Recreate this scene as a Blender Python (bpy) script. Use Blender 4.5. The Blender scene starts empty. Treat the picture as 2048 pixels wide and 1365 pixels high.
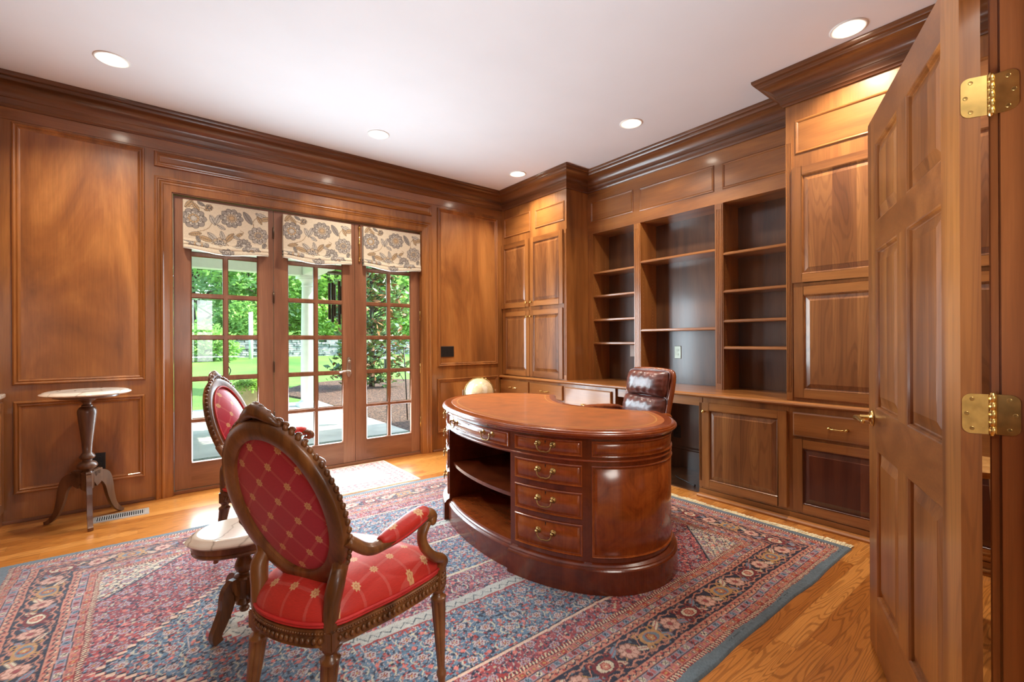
import bpy, bmesh, math, random
import numpy as np
from mathutils import Vector, Matrix
random.seed(7); RNG = np.random.default_rng(7)
S = bpy.context.scene
COL = S.collection
PI = math.pi

# ------------------------------------------------------------------ helpers
def lin(r, g, b):
    f = lambda c: (c/255/12.92) if c/255 <= .04045 else ((c/255+.055)/1.055)**2.4
    return (f(r), f(g), f(b), 1)

ORG = {}
def empty(name, loc=(0, 0, 0), rz=0, **kw):
    o = bpy.data.objects.new(name, None); COL.objects.link(o)
    o.location = loc; o.rotation_euler = (0, 0, rz); o.empty_display_size = .1
    ORG[o.name] = Vector(loc) if rz == 0 else Vector((0, 0, 0))
    return tag(o, **kw)

def tag(o, label=None, cat=None, group=None, kind=None):
    if label: o['label'] = label
    if cat: o['category'] = cat
    if group: o['group'] = group
    if kind: o['kind'] = kind
    return o

class Fr:
    """local frame: u right, v up, n outward"""
    def __init__(s, O, U, V=(0, 0, 1)):
        s.O = Vector(O); s.U = Vector(U).normalized(); s.V = Vector(V).normalized(); s.N = s.U.cross(s.V)
    def __call__(s, u, v, n=0): return s.O + s.U*u + s.V*v + s.N*n

class MB:
    def __init__(s): s.v = []; s.f = []; s.m = []; s.mi = 0; s.sm = []; s.smooth = False
    def add(s, vs, fs):
        b = len(s.v); s.v.extend([tuple(p) for p in vs])
        for f in fs:
            s.f.append([i+b for i in f]); s.m.append(s.mi); s.sm.append(s.smooth)
        return s
    def quad(s, a, b, c, d): return s.add([a, b, c, d], [(0, 1, 2, 3)])
    def box(s, x0, y0, z0, x1, y1, z1):
        return s.add([(x0,y0,z0),(x1,y0,z0),(x1,y1,z0),(x0,y1,z0),(x0,y0,z1),(x1,y0,z1),(x1,y1,z1),(x0,y1,z1)],
              [(3,2,1,0),(4,5,6,7),(0,1,5,4),(1,2,6,5),(2,3,7,6),(3,0,4,7)])
    def fbox(s, F, u0, v0, n0, u1, v1, n1):
        P = [F(u,v,n) for n in (n0,n1) for (u,v) in ((u0,v0),(u1,v0),(u1,v1),(u0,v1))]
        return s.add(P, [(3,2,1,0),(4,5,6,7),(0,1,5,4),(1,2,6,5),(2,3,7,6),(3,0,4,7)])
    def rings(s, R, closed=True, cap0=False, cap1=False):
        n = len(R[0]); b = len(s.v)
        for r in R: s.v.extend([tuple(p) for p in r])
        k = n if closed else n-1
        for i in range(len(R)-1):
            for j in range(k):
                j2 = (j+1) % n
                s.f.append([b+i*n+j, b+i*n+j2, b+(i+1)*n+j2, b+(i+1)*n+j]); s.m.append(s.mi); s.sm.append(s.smooth)
        if cap0: s.f.append([b+j for j in range(n)][::-1]); s.m.append(s.mi); s.sm.append(False)
        if cap1: s.f.append([b+(len(R)-1)*n+j for j in range(n)]); s.m.append(s.mi); s.sm.append(False)
        return s
    def loft(s, F, u0, v0, u1, v1, levels, cap=True):
        """nested rectangles: levels = [(inset, n)...], last one capped"""
        R = [[F(u0+i, v0+i, n), F(u1-i, v0+i, n), F(u1-i, v1-i, n), F(u0+i, v1-i, n)] for i, n in levels]
        return s.rings(R, cap1=cap)
    def lathe(s, prof, O=(0,0,0), n=24, axis=(0,0,1), flute=None, cap=True):
        A = Vector(axis).normalized(); t = Vector((1,0,0)) if abs(A.x) < .9 else Vector((0,1,0))
        X = A.cross(t).normalized(); X = (t - A*t.dot(A)).normalized(); Y = A.cross(X); O = Vector(O)
        R = []
        for k, (r, z) in enumerate(prof):
            ring = []
            for j in range(n):
                a = 2*PI*j/n; rr = r
                if flute and flute[0] <= z <= flute[1]: rr = r*(1-flute[3]*max(0, math.cos(flute[2]*a))**2)
                ring.append(O + A*z + X*(rr*math.cos(a)) + Y*(rr*math.sin(a)))
            R.append(ring)
        return s.rings(R, cap0=cap, cap1=cap)
    def tube(s, pts, rad, n=10, closed=False, cap=True, flat=1.0, up=None):
        pts = [Vector(p) for p in pts]; m = len(pts)
        rad = rad if hasattr(rad, '__len__') else [rad]*m
        R = []; prev = None
        for i in range(m):
            if closed: t = pts[(i+1) % m]-pts[i-1]
            else: t = pts[min(i+1, m-1)]-pts[max(i-1, 0)]
            t.normalize()
            if up is not None: x = Vector(up).cross(t)
            elif prev is None:
                x = t.cross(Vector((0,0,1)) if abs(t.z) < .9 else Vector((1,0,0)))
            else: x = prev - t*prev.dot(t)
            x.normalize(); prev = x; y = t.cross(x)
            R.append([pts[i] + x*(rad[i]*math.cos(2*PI*j/n)) + y*(rad[i]*flat*math.sin(2*PI*j/n)) for j in range(n)])
        if closed: R.append(R[0])
        return s.rings(R, cap0=cap and not closed, cap1=cap and not closed)
    def ball(s, c, r, n=10, m=6, sq=(1,1,1)):
        c = Vector(c); R = []
        for i in range(m+1):
            p = PI*i/m - PI/2
            R.append([c + Vector((r*sq[0]*math.cos(p)*math.cos(2*PI*j/n), r*sq[1]*math.cos(p)*math.sin(2*PI*j/n), r*sq[2]*math.sin(p))) for j in range(n)])
        return s.rings(R)
    def sweep(s, path, prof, closed=False, smooth=False):
        """path: 2-D points (x,y); prof: [(offset to the right of travel, z)...]; mitred"""
        path = [Vector(p) for p in path]; m = len(path); R = []
        for i in range(m):
            d0 = (path[i]-path[i-1]).normalized() if (i > 0 or closed) else None
            d1 = (path[(i+1) % m]-path[i]).normalized() if (i < m-1 or closed) else None
            if d0 is None: d0 = d1
            if d1 is None: d1 = d0
            n0 = Vector((d0.y, -d0.x)); n1 = Vector((d1.y, -d1.x)); b = n0+n1; b = b/(b.dot(n0)) if abs(b.dot(n0)) > 1e-6 else n0
            R.append([(path[i].x+b.x*o, path[i].y+b.y*o, z) for o, z in prof])
        if closed: R.append(R[0])
        return s.rings(R, closed=False)
    def build(s, name, mat, parent=None, bevel=0, seg=2, smooth=None, local=False, weld=False, auto=None):
        off = Vector((0,0,0))
        if parent is not None and not local: off = ORG.get(parent.name, Vector((0,0,0)))
        me = bpy.data.meshes.new(name)
        me.from_pydata([tuple(Vector(p)-off) for p in s.v] if off.length else s.v, [], s.f)
        mats = mat if isinstance(mat, (list, tuple)) else [mat]
        for m in mats: me.materials.append(m)
        me.polygons.foreach_set('material_index', s.m)
        sm = s.sm if smooth is None else [smooth]*len(s.f)
        me.polygons.foreach_set('use_smooth', sm)
        if weld or bevel:
            bm = bmesh.new(); bm.from_mesh(me)
            bmesh.ops.remove_doubles(bm, verts=bm.verts, dist=1e-5)
            if bevel:
                es = [e for e in bm.edges if len(e.link_faces) == 2 and e.calc_face_angle(0) > .5]
                bmesh.ops.bevel(bm, geom=es, offset=bevel, segments=seg, affect='EDGES', clamp_overlap=True)
            bm.to_mesh(me); bm.free()
        me.validate(); me.update()
        o = bpy.data.objects.new(name, me); COL.objects.link(o)
        if parent is not None:
            o.parent = parent; ORG[o.name] = off.copy()
        else: ORG[o.name] = Vector((0,0,0))
        if auto:
            md = o.modifiers.new('edges', 'EDGE_SPLIT'); md.split_angle = math.radians(auto)
        return o

def struct(o, label=None):
    o['kind'] = 'structure'
    if label: o['label'] = label
    return o

def children(o): return list(o.children)
def copy_tree(o, parent=None):
    c = o.copy(); COL.objects.link(c)
    if parent is not None: c.parent = parent
    ORG[c.name] = ORG.get(o.name, Vector((0,0,0)))
    for ch in children(o): copy_tree(ch, c)
    return c

def cat(pts, n=8, closed=False):
    """Catmull-Rom through points"""
    P = [Vector(p) for p in pts]; m = len(P); out = []
    rng = range(m) if closed else range(m-1)
    for i in rng:
        a = P[(i-1) % m] if (closed or i > 0) else P[0]*2-P[1]
        b = P[i]; c = P[(i+1) % m]; d = P[(i+2) % m] if (closed or i < m-2) else P[-1]*2-P[-2]
        for k in range(n):
            t = k/n
            out.append(.5*((2*b)+(c-a)*t+(2*a-5*b+4*c-d)*t*t+(3*b-a-3*c+d)*t**3))
    if not closed: out.append(P[-1])
    return out

# ------------------------------------------------------------------ materials
def newmat(name):
    m = bpy.data.materials.new(name); m.use_nodes = True
    nt = m.node_tree; nt.nodes.clear()
    out = nt.nodes.new('ShaderNodeOutputMaterial'); b = nt.nodes.new('ShaderNodeBsdfPrincipled')
    nt.links.new(b.outputs[0], out.inputs[0])
    return m, nt, b, out
def N(nt, t, **kw):
    n = nt.nodes.new(t)
    for k, v in kw.items():
        if k.startswith('i_'):
            key = k[2:]; key = int(key) if key.isdigit() else key
            n.inputs[key].default_value = v
        else: setattr(n, k, v)
    return n
def math_(nt, op, a, b=None, c=None):
    n = nt.nodes.new('ShaderNodeMath'); n.operation = op
    for i, x in enumerate((a, b, c)):
        if x is None: continue
        if isinstance(x, (int, float)): n.inputs[i].default_value = x
        else: nt.links.new(x, n.inputs[i])
    return n.outputs[0]
def ramp(nt, fac, stops, interp='LINEAR'):
    n = nt.nodes.new('ShaderNodeValToRGB'); n.color_ramp.interpolation = interp
    e = n.color_ramp.elements
    while len(e) < len(stops): e.new(.5)
    for i, (p, c) in enumerate(stops): e[i].position = p; e[i].color = c
    nt.links.new(fac, n.inputs[0]); return n.outputs[0]
def mixc(nt, fac, a, b, mode='MIX'):
    n = nt.nodes.new('ShaderNodeMix'); n.data_type = 'RGBA'; n.blend_type = mode
    for i, x in ((0, fac), (6, a), (7, b)):
        if isinstance(x, (int, float)): n.inputs[i].default_value = x
        elif isinstance(x, tuple): n.inputs[i].default_value = x
        else: nt.links.new(x, n.inputs[i])
    return n.outputs[2]
def objmap(nt, scale=(1,1,1), loc=(0,0,0), rot=(0,0,0)):
    tc = N(nt, 'ShaderNodeTexCoord'); mp = N(nt, 'ShaderNodeMapping')
    mp.inputs['Scale'].default_value = scale; mp.inputs['Location'].default_value = loc; mp.inputs['Rotation'].default_value = rot
    nt.links.new(tc.outputs['Object'], mp.inputs[0]); return mp.outputs[0]
def noise(nt, vec, scale=1, detail=4, rough=.5, dist=0):
    n = N(nt, 'ShaderNodeTexNoise'); n.inputs['Scale'].default_value = scale; n.inputs['Detail'].default_value = detail
    n.inputs['Roughness'].default_value = rough; n.inputs['Distortion'].default_value = dist
    if vec is not None: nt.links.new(vec, n.inputs['Vector'])
    return n.outputs['Fac']
def bump(nt, b, h, strength=.1, dist=.01):
    n = N(nt, 'ShaderNodeBump'); n.inputs['Strength'].default_value = strength; n.inputs['Distance'].default_value = dist
    nt.links.new(h, n.inputs['Height']); nt.links.new(n.outputs[0], b.inputs['Normal'])

def plain(name, col, rough=.5, metal=0, coat=0, bumpy=0, bscale=80, vary=.06, vscale=12):
    m, nt, b, out = newmat(name)
    v = objmap(nt)
    f = noise(nt, v, vscale, 4)
    d = tuple(c*(1-vary*2) for c in col[:3])+(1,); l = tuple(min(1, c*(1+vary*2)) for c in col[:3])+(1,)
    nt.links.new(ramp(nt, f, [(.3, d), (.7, l)]), b.inputs['Base Color'])
    b.inputs['Roughness'].default_value = rough; b.inputs['Metallic'].default_value = metal; b.inputs['Coat Weight'].default_value = coat
    b.inputs['Coat Roughness'].default_value = .12
    if bumpy: bump(nt, b, noise(nt, v, bscale, 3), bumpy, .004)
    return m

def wood(name, dark, mid, light, axis=2, fig=1.0, cross=5.0, along=.55, rough=.34, coat=.5, stave=0, grain=.16, burl=0, crough=.13):
    m, nt, b, out = newmat(name)
    sc = [cross]*3; sc[axis] = along
    v = objmap(nt, tuple(sc))
    f = noise(nt, v, 1.0, 5, .55, .9*fig)
    if burl:
        v2 = objmap(nt, (burl, burl, burl)); f2 = noise(nt, v2, 1, 6, .65, 1.6)
        f = math_(nt, 'ADD', math_(nt, 'MULTIPLY', f, .45), math_(nt, 'MULTIPLY', f2, .55))
    if stave:
        sep = N(nt, 'ShaderNodeSeparateXYZ'); tc = N(nt, 'ShaderNodeTexCoord'); nt.links.new(tc.outputs['Object'], sep.inputs[0])
        ax = {2: 1, 1: 2, 0: 2}[axis]
        cell = math_(nt, 'FLOOR', math_(nt, 'DIVIDE', sep.outputs[ax], stave))
        wn = N(nt, 'ShaderNodeTexWhiteNoise', noise_dimensions='1D'); nt.links.new(cell, wn.inputs['W'])
        f = math_(nt, 'ADD', f, math_(nt, 'MULTIPLY', math_(nt, 'SUBTRACT', wn.outputs['Value'], .5), .2))
    c = ramp(nt, f, [(.28, dark), (.5, mid), (.74, light)])
    sg = [160]*3; sg[axis] = 5
    g = noise(nt, objmap(nt, tuple(sg)), 1, 3, .6)
    gv = ramp(nt, g, [(.3, (1-grain,)*3+(1,)), (.7, (1+grain*.35,)*3+(1,))])
    c = mixc(nt, 1.0, c, gv, 'MULTIPLY')
    nt.links.new(c, b.inputs['Base Color'])
    b.inputs['Roughness'].default_value = rough; b.inputs['Coat Weight'].default_value = coat; b.inputs['Coat Roughness'].default_value = crough
    bump(nt, b, g, .04, .002)
    return m

def plainsawn(name, dark, mid, light, axis=2, cross=7.0, along=.8, line=.3, rough=.34, coat=.5, board=.13):
    m, nt, b, out = newmat(name)
    tc = N(nt, 'ShaderNodeTexCoord'); sep = N(nt, 'ShaderNodeSeparateXYZ'); nt.links.new(tc.outputs['Object'], sep.inputs[0])
    ax = {2: 1, 1: 2, 0: 2}[axis]
    wn = N(nt, 'ShaderNodeTexWhiteNoise', noise_dimensions='1D'); nt.links.new(math_(nt, 'FLOOR', math_(nt, 'DIVIDE', sep.outputs[ax], board)), wn.inputs['W'])
    R = wn.outputs['Value']
    sc = [cross]*3; sc[axis] = along
    v = objmap(nt, tuple(sc)); add = N(nt, 'ShaderNodeVectorMath', operation='ADD'); cb = N(nt, 'ShaderNodeCombineXYZ')
    for k in range(3): nt.links.new(math_(nt, 'MULTIPLY', R, 13.7+k), cb.inputs[k])
    nt.links.new(v, add.inputs[0]); nt.links.new(cb.outputs[0], add.inputs[1])
    f = noise(nt, add.outputs[0], 1.0, 2, .45, .35)
    t = math_(nt, 'ADD', f, math_(nt, 'MULTIPLY', math_(nt, 'SUBTRACT', R, .5), .16))
    c = ramp(nt, t, [(.3, dark), (.5, mid), (.72, light)])
    ln = math_(nt, 'ADD', .5, math_(nt, 'MULTIPLY', math_(nt, 'SINE', math_(nt, 'MULTIPLY', f, 110)), .5))
    c = mixc(nt, line, c, mixc(nt, 1.0, c, ramp(nt, ln, [(.05, (.4, .34, .3, 1)), (.38, (1, 1, 1, 1))]), 'MULTIPLY'))
    sg = [170]*3; sg[axis] = 5
    g = noise(nt, objmap(nt, tuple(sg)), 1, 3, .6)
    c = mixc(nt, 1.0, c, ramp(nt, g, [(.3, (.86, .86, .86, 1)), (.7, (1.05, 1.05, 1.05, 1))]), 'MULTIPLY')
    nt.links.new(c, b.inputs['Base Color'])
    b.inputs['Roughness'].default_value = rough; b.inputs['Coat Weight'].default_value = coat; b.inputs['Coat Roughness'].default_value = .13
    bump(nt, b, g, .04, .002); return m

CD, CM, CL = lin(104, 60, 27), lin(149, 93, 45), lin(183, 121, 63)
CH = {a: wood('cherry_%s' % 'xyz'[a], CD, CM, CL, a) for a in range(3)}
CHF = wood('cherry_figured', lin(104, 60, 28), lin(154, 96, 47), lin(194, 132, 70), 2, fig=1.6, cross=2.6, along=.7)
CHS = plainsawn('cherry_veneer_panels', lin(112, 66, 33), lin(142, 89, 47), lin(170, 113, 62))
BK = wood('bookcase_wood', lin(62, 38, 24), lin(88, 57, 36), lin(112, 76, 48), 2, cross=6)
DK = wood('crown_wood', lin(70, 38, 18), lin(102, 59, 29), lin(130, 82, 44), 0, cross=7)
DKY = wood('crown_wood_y', lin(70, 38, 18), lin(102, 59, 29), lin(130, 82, 44), 1, cross=7)
FD = {a: wood('french_door_wood_%s' % 'xyz'[a], lin(106, 66, 44), lin(136, 90, 64), lin(160, 112, 82), a, cross=6, coat=.2) for a in range(3)}
PD = plainsawn('passage_door_wood', lin(116, 66, 28), lin(146, 88, 40), lin(168, 108, 52), cross=10, along=.6, line=.24, coat=.22, board=.09)
PDX = wood('passage_door_rail_wood', lin(108, 62, 28), lin(138, 82, 38), lin(160, 100, 50), 0, cross=8, coat=.22)
JB = wood('jamb_wood', lin(104, 56, 24), lin(134, 76, 36), lin(156, 94, 50), 2, cross=6)
MG = wood('mahogany', lin(70, 26, 11), lin(108, 46, 20), lin(140, 66, 30), 2, burl=5, rough=.25, coat=.5, cross=7)
MGB = wood('mahogany_burl', lin(108, 46, 17), lin(156, 78, 30), lin(188, 108, 46), 2, burl=9, rough=.22, coat=.6, cross=5)
MGT = wood('mahogany_top', lin(112, 46, 18), lin(146, 68, 28), lin(172, 90, 40), 1, burl=4, rough=.22, coat=.6, cross=6)
WN = wood('walnut_chair_wood', lin(72, 42, 22), lin(126, 80, 41), lin(164, 112, 62), 2, cross=14, along=3, rough=.33, coat=.35)
WP = wood('walnut_table_wood', lin(66, 42, 28), lin(98, 66, 46), lin(128, 92, 64), 2, cross=14, along=2, rough=.35, coat=.3)
OF = wood('office_chair_wood', lin(96, 42, 16), lin(136, 66, 28), lin(166, 90, 42), 2, cross=14, along=3, rough=.3, coat=.4)
MP = wood('maple_stool_wood', lin(176, 124, 66), lin(204, 152, 90), lin(222, 174, 110), 2, cross=14, along=2, rough=.35, coat=.2)

CEIL = plain('ceiling_paint', lin(226, 226, 228), .9, vary=.01, vscale=2)
PAINT = plain('hall_wall_paint', lin(222, 218, 208), .9, vary=.02)
BRASS = plain('polished_brass', lin(226, 192, 118), .24, 1, vary=.1, vscale=40)
ABRASS = plain('antique_brass', lin(168, 138, 84), .32, 1, vary=.15, vscale=60)
BLK = plain('black_plastic', lin(26, 26, 28), .4)
GREYM = plain('register_metal', lin(176, 168, 158), .4, .4)
DARK = plain('dark_void', lin(14, 12, 11), .8)
WHITE = plain('white_trim', lin(238, 236, 230), .5, vary=.01)
PORCH = plain('porch_white_paint', lin(232, 234, 226), .6, vary=.02)
LEATH = plain('burgundy_leather', lin(104, 58, 50), .34, 0, .3, .5, 26, .25, 14)
LTOP = plain('desk_leather', lin(168, 92, 36), .42, 0, .15, .06, 220, .1, 9)
GILT = plain('gilt_line', lin(206, 158, 84), .4, .3)
CORD = plain('dark_cord', lin(40, 34, 30), .5)
PEWTER = plain('oil_rubbed_metal', lin(92, 78, 64), .35, .9)
ALU = plain('brushed_nickel', lin(190, 180, 165), .3, 1)

def glass_mat():
    m, nt, b, out = newmat('clear_glass'); nt.nodes.remove(b)
    tr = N(nt, 'ShaderNodeBsdfTransparent'); tr.inputs[0].default_value = (.93, .97, .95, 1)
    gl = N(nt, 'ShaderNodeBsdfGlossy'); gl.inputs['Roughness'].default_value = .0
    fr = N(nt, 'ShaderNodeFresnel'); fr.inputs[0].default_value = 1.45
    mx = N(nt, 'ShaderNodeMixShader'); nt.links.new(fr.outputs[0], mx.inputs[0]); nt.links.new(tr.outputs[0], mx.inputs[1]); nt.links.new(gl.outputs[0], mx.inputs[2])
    nt.links.new(mx.outputs[0], out.inputs[0]); return m
GLASS = glass_mat()

def emis(name, col, st):
    m, nt, b, out = newmat(name)
    b.inputs['Base Color'].default_value = (.9, .9, .9, 1); b.inputs['Emission Color'].default_value = col; b.inputs['Emission Strength'].default_value = st
    return m
BULB = emis('lit_bulb', (1, .9, .74, 1), 30)

def marble():
    m, nt, b, out = newmat('veined_marble')
    v = objmap(nt, (1, 1, 1), rot=(.2, .1, .6))
    d = noise(nt, v, 6, 6, .6, .6)
    w = N(nt, 'ShaderNodeTexWave', wave_type='BANDS'); w.inputs['Scale'].default_value = 2.4; w.inputs['Distortion'].default_value = 9; w.inputs['Detail'].default_value = 4; w.inputs['Detail Scale'].default_value = 1.4
    nt.links.new(v, w.inputs['Vector'])
    c = ramp(nt, w.outputs['Fac'], [(0, lin(168, 158, 144)), (.012, lin(212, 204, 190)), (.06, lin(228, 220, 206)), (1, lin(234, 227, 214))])
    c = mixc(nt, math_(nt, 'MULTIPLY', d, .35), c, lin(216, 206, 188))
    nt.links.new(c, b.inputs['Base Color']); b.inputs['Roughness'].default_value = .18; b.inputs['Coat Weight'].default_value = .3
    return m
MARB = marble()

def floor_mat():
    m, nt, b, out = newmat('oak_strip_floor')
    tc = N(nt, 'ShaderNodeTexCoord'); sep = N(nt, 'ShaderNodeSeparateXYZ'); nt.links.new(tc.outputs['Object'], sep.inputs[0])
    X, Y = sep.outputs[0], sep.outputs[1]
    row = math_(nt, 'FLOOR', math_(nt, 'DIVIDE', Y, .083))
    wn = N(nt, 'ShaderNodeTexWhiteNoise', noise_dimensions='1D'); nt.links.new(row, wn.inputs['W'])
    xo = math_(nt, 'ADD', X, math_(nt, 'MULTIPLY', wn.outputs['Value'], 7.3))
    brd = math_(nt, 'FLOOR', math_(nt, 'DIVIDE', xo, 1.15))
    wn2 = N(nt, 'ShaderNodeTexWhiteNoise', noise_dimensions='2D'); cb = N(nt, 'ShaderNodeCombineXYZ'); nt.links.new(row, cb.inputs[0]); nt.links.new(brd, cb.inputs[1]); nt.links.new(cb.outputs[0], wn2.inputs['Vector'])
    R = wn2.outputs['Value']
    # cathedral grain: contour lines of a stretched noise
    c2 = N(nt, 'ShaderNodeCombineXYZ')
    nt.links.new(math_(nt, 'ADD', math_(nt, 'MULTIPLY', X, 1.5), math_(nt, 'MULTIPLY', R, 31)), c2.inputs[0])
    nt.links.new(math_(nt, 'ADD', math_(nt, 'MULTIPLY', Y, 13), math_(nt, 'MULTIPLY', R, 17)), c2.inputs[1])
    nz = noise(nt, c2.outputs[0], 1.0, 1.5, .4, .25)
    lines = math_(nt, 'ADD', .5, math_(nt, 'MULTIPLY', math_(nt, 'SINE', math_(nt, 'MULTIPLY', nz, 120)), .5))
    c3 = N(nt, 'ShaderNodeCombineXYZ'); nt.links.new(math_(nt, 'MULTIPLY', X, 6), c3.inputs[0]); nt.links.new(math_(nt, 'MULTIPLY', Y, 260), c3.inputs[1])
    fine = noise(nt, c3.outputs[0], 1, 3, .6)
    base = ramp(nt, R, [(0, lin(168, 102, 42)), (.5, lin(190, 122, 54)), (1, lin(206, 140, 70))])
    ln = ramp(nt, lines, [(.08, (.42, .34, .27, 1)), (.40, (1, 1, 1, 1))])
    c = mixc(nt, .55, base, mixc(nt, 1.0, base, ln, 'MULTIPLY'))
    c = mixc(nt, 1.0, c, ramp(nt, fine, [(.3, (.8, .76, .72, 1)), (.6, (1.04, 1.04, 1.04, 1))]), 'MULTIPLY')
    fy = math_(nt, 'FRACT', math_(nt, 'DIVIDE', Y, .083)); fx = math_(nt, 'FRACT', math_(nt, 'DIVIDE', xo, 1.15))
    seam = math_(nt, 'MAXIMUM', math_(nt, 'LESS_THAN', fy, .018), math_(nt, 'LESS_THAN', fx, .0015))
    c = mixc(nt, math_(nt, 'MULTIPLY', seam, .5), c, lin(96, 54, 22))
    nt.links.new(c, b.inputs['Base Color']); b.inputs['Roughness'].default_value = .3; b.inputs['Coat Weight'].default_value = .35; b.inputs['Coat Roughness'].default_value = .15
    bump(nt, b, fine, .05, .002)
    return m
OAK = floor_mat()

def fabric(name, ax0, ax1, base, pitch=.088, rot=0.0, sheen_c=None):
    """damask with a lattice of pale bands and a cream rosette on every crossing; ax0/ax1: object axes"""
    m, nt, b, out = newmat(name)
    tc = N(nt, 'ShaderNodeTexCoord'); sep = N(nt, 'ShaderNodeSeparateXYZ'); nt.links.new(tc.outputs['Object'], sep.inputs[0])
    A, B = sep.outputs[ax0], sep.outputs[ax1]
    c, s = math.cos(rot), math.sin(rot)
    u = math_(nt, 'DIVIDE', math_(nt, 'ADD', math_(nt, 'MULTIPLY', A, c), math_(nt, 'MULTIPLY', B, s)), pitch)
    v = math_(nt, 'DIVIDE', math_(nt, 'SUBTRACT', math_(nt, 'MULTIPLY', B, c), math_(nt, 'MULTIPLY', A, s)), pitch)
    du = math_(nt, 'SUBTRACT', math_(nt, 'FRACT', math_(nt, 'ADD', u, 100.5)), .5)
    dv = math_(nt, 'SUBTRACT', math_(nt, 'FRACT', math_(nt, 'ADD', v, 100.5)), .5)
    r = math_(nt, 'SQRT', math_(nt, 'ADD', math_(nt, 'MULTIPLY', du, du), math_(nt, 'MULTIPLY', dv, dv)))
    th = math_(nt, 'ARCTAN2', dv, du)
    pet = math_(nt, 'ADD', .15, math_(nt, 'MULTIPLY', math_(nt, 'COSINE', math_(nt, 'MULTIPLY', th, 8)), .025))
    ros = math_(nt, 'LESS_THAN', r, pet)
    hole = math_(nt, 'MULTIPLY', math_(nt, 'GREATER_THAN', r, .045), math_(nt, 'LESS_THAN', r, .075))
    band = math_(nt, 'LESS_THAN', math_(nt, 'MINIMUM', math_(nt, 'ABSOLUTE', du), math_(nt, 'ABSOLUTE', dv)), .055)
    fib = noise(nt, objmap(nt, (90, 90, 900)), 1, 2)
    col = mixc(nt, math_(nt, 'MULTIPLY', band, .22), base, lin(232, 150, 140))
    col = mixc(nt, math_(nt, 'MULTIPLY', ros, .85), col, lin(232, 196, 142))
    col = mixc(nt, math_(nt, 'MULTIPLY', hole, .6), col, lin(200, 96, 70))
    col = mixc(nt, 1.0, col, ramp(nt, fib, [(.3, (.88, .88, .88, 1)), (.7, (1.06, 1.06, 1.06, 1))]), 'MULTIPLY')
    nt.links.new(col, b.inputs['Base Color']); b.inputs['Roughness'].default_value = .42
    b.inputs['Sheen Weight'].default_value = .5; b.inputs['Sheen Tint'].default_value = lin(250, 170, 160); b.inputs['Sheen Roughness'].default_value = .35
    b.inputs['Specular IOR Level'].default_value = .35
    return m
FBACK = fabric('damask_back', 0, 2, lin(190, 54, 78), .076, PI/4)
FSEAT = fabric('damask_seat', 0, 1, lin(208, 60, 52), .08, 0)
FARM = fabric('damask_arm', 1, 0, lin(204, 54, 46), .1, .3)
PIPE = plain('red_piping', lin(206, 52, 52), .5, vary=.1)

def vcol(name, rough=.9, sheen=.3):
    m, nt, b, out = newmat(name)
    a = N(nt, 'ShaderNodeVertexColor'); a.layer_name = 'weave'
    f = noise(nt, objmap(nt), 700, 2)
    c = mixc(nt, 1.0, a.outputs[0], ramp(nt, f, [(.25, (.72, .72, .72, 1)), (.75, (1.15, 1.15, 1.15, 1))]), 'MULTIPLY')
    nt.links.new(c, b.inputs['Base Color']); b.inputs['Roughness'].default_value = rough; b.inputs['Sheen Weight'].default_value = sheen
    b.inputs['Specular IOR Level'].default_value = .15
    return m
WEAVE = vcol('woven_wool'); PRINT = vcol('printed_linen', .85, .1)

# ------------------------------------------------------------------ camera
FPX = 930.252; YAW, PIT, ROL = math.radians(38.2819), math.radians(.01125), math.radians(-.26435)
H = 1.22
fw = Vector((math.sin(YAW)*math.cos(PIT), math.cos(YAW)*math.cos(PIT), math.sin(PIT)))
rt = Vector((math.cos(YAW), -math.sin(YAW), 0)); up = rt.cross(fw)
r2 = rt*math.cos(ROL)+up*math.sin(ROL); u2 = up*math.cos(ROL)-rt*math.sin(ROL)
cd = bpy.data.cameras.new('camera'); cam = bpy.data.objects.new('camera', cd); COL.objects.link(cam)
cd.sensor_width = 36; cd.lens = FPX/2048*36; cd.clip_start = .05; cd.clip_end = 300
cam.matrix_world = Matrix(((r2.x, u2.x, -fw.x, 0), (r2.y, u2.y, -fw.y, 0), (r2.z, u2.z, -fw.z, H), (0, 0, 0, 1)))
S.camera = cam

# ------------------------------------------------------------------ dimensions
C = 3.005           # ceiling
WY = 4.57           # window wall face
TX = 3.46           # tall cabinet face
BX = 3.43           # base cabinet face
KX = 3.785          # bookcase face
RX = 4.06           # cabinet backs
DX0, DX1, DZ = .17, 2.36, 2.415
FN = Fr((0, WY, 0), (1, 0, 0))                      # window wall: u = x
def FE(x): return Fr((x, 0, 0), (0, -1, 0))         # faces -x: u = -y

# ------------------------------------------------------------------ room shell
m = MB().box(-1.5, -4.2, -.12, 4.3, 4.72, 0)
struct(m.build('floor', OAK))
m = MB().box(-1.5, -4.2, C, 4.3, 4.9, C+.12)
struct(m.build('ceiling', CEIL))
m = MB().box(-1.3, WY, 0, DX0, 4.72, C).box(DX1, WY, 0, 4.3, 4.72, C).box(DX0, WY, DZ, DX1, 4.72, C)
m.box(DX0-.02, 4.70, -.12, DX1+.02, 4.74, .0)
wall_n = struct(m.build('wall_north', CH[2]))
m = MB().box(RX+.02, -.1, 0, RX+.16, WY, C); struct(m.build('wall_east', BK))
m = MB().box(-1.3, .138, 0, -1.2, WY, C); struct(m.build('wall_west', CH[2]))
OX0, OX1, OZ = -.36, 1.484, 2.10
m = MB().box(-1.3, .0, 0, OX0, .138, C).box(OX1+.02, .0, 0, 4.2, .138, C).box(OX0, .0, OZ, OX1+.02, .138, C)
struct(m.build('wall_south', CH[2]))
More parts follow.
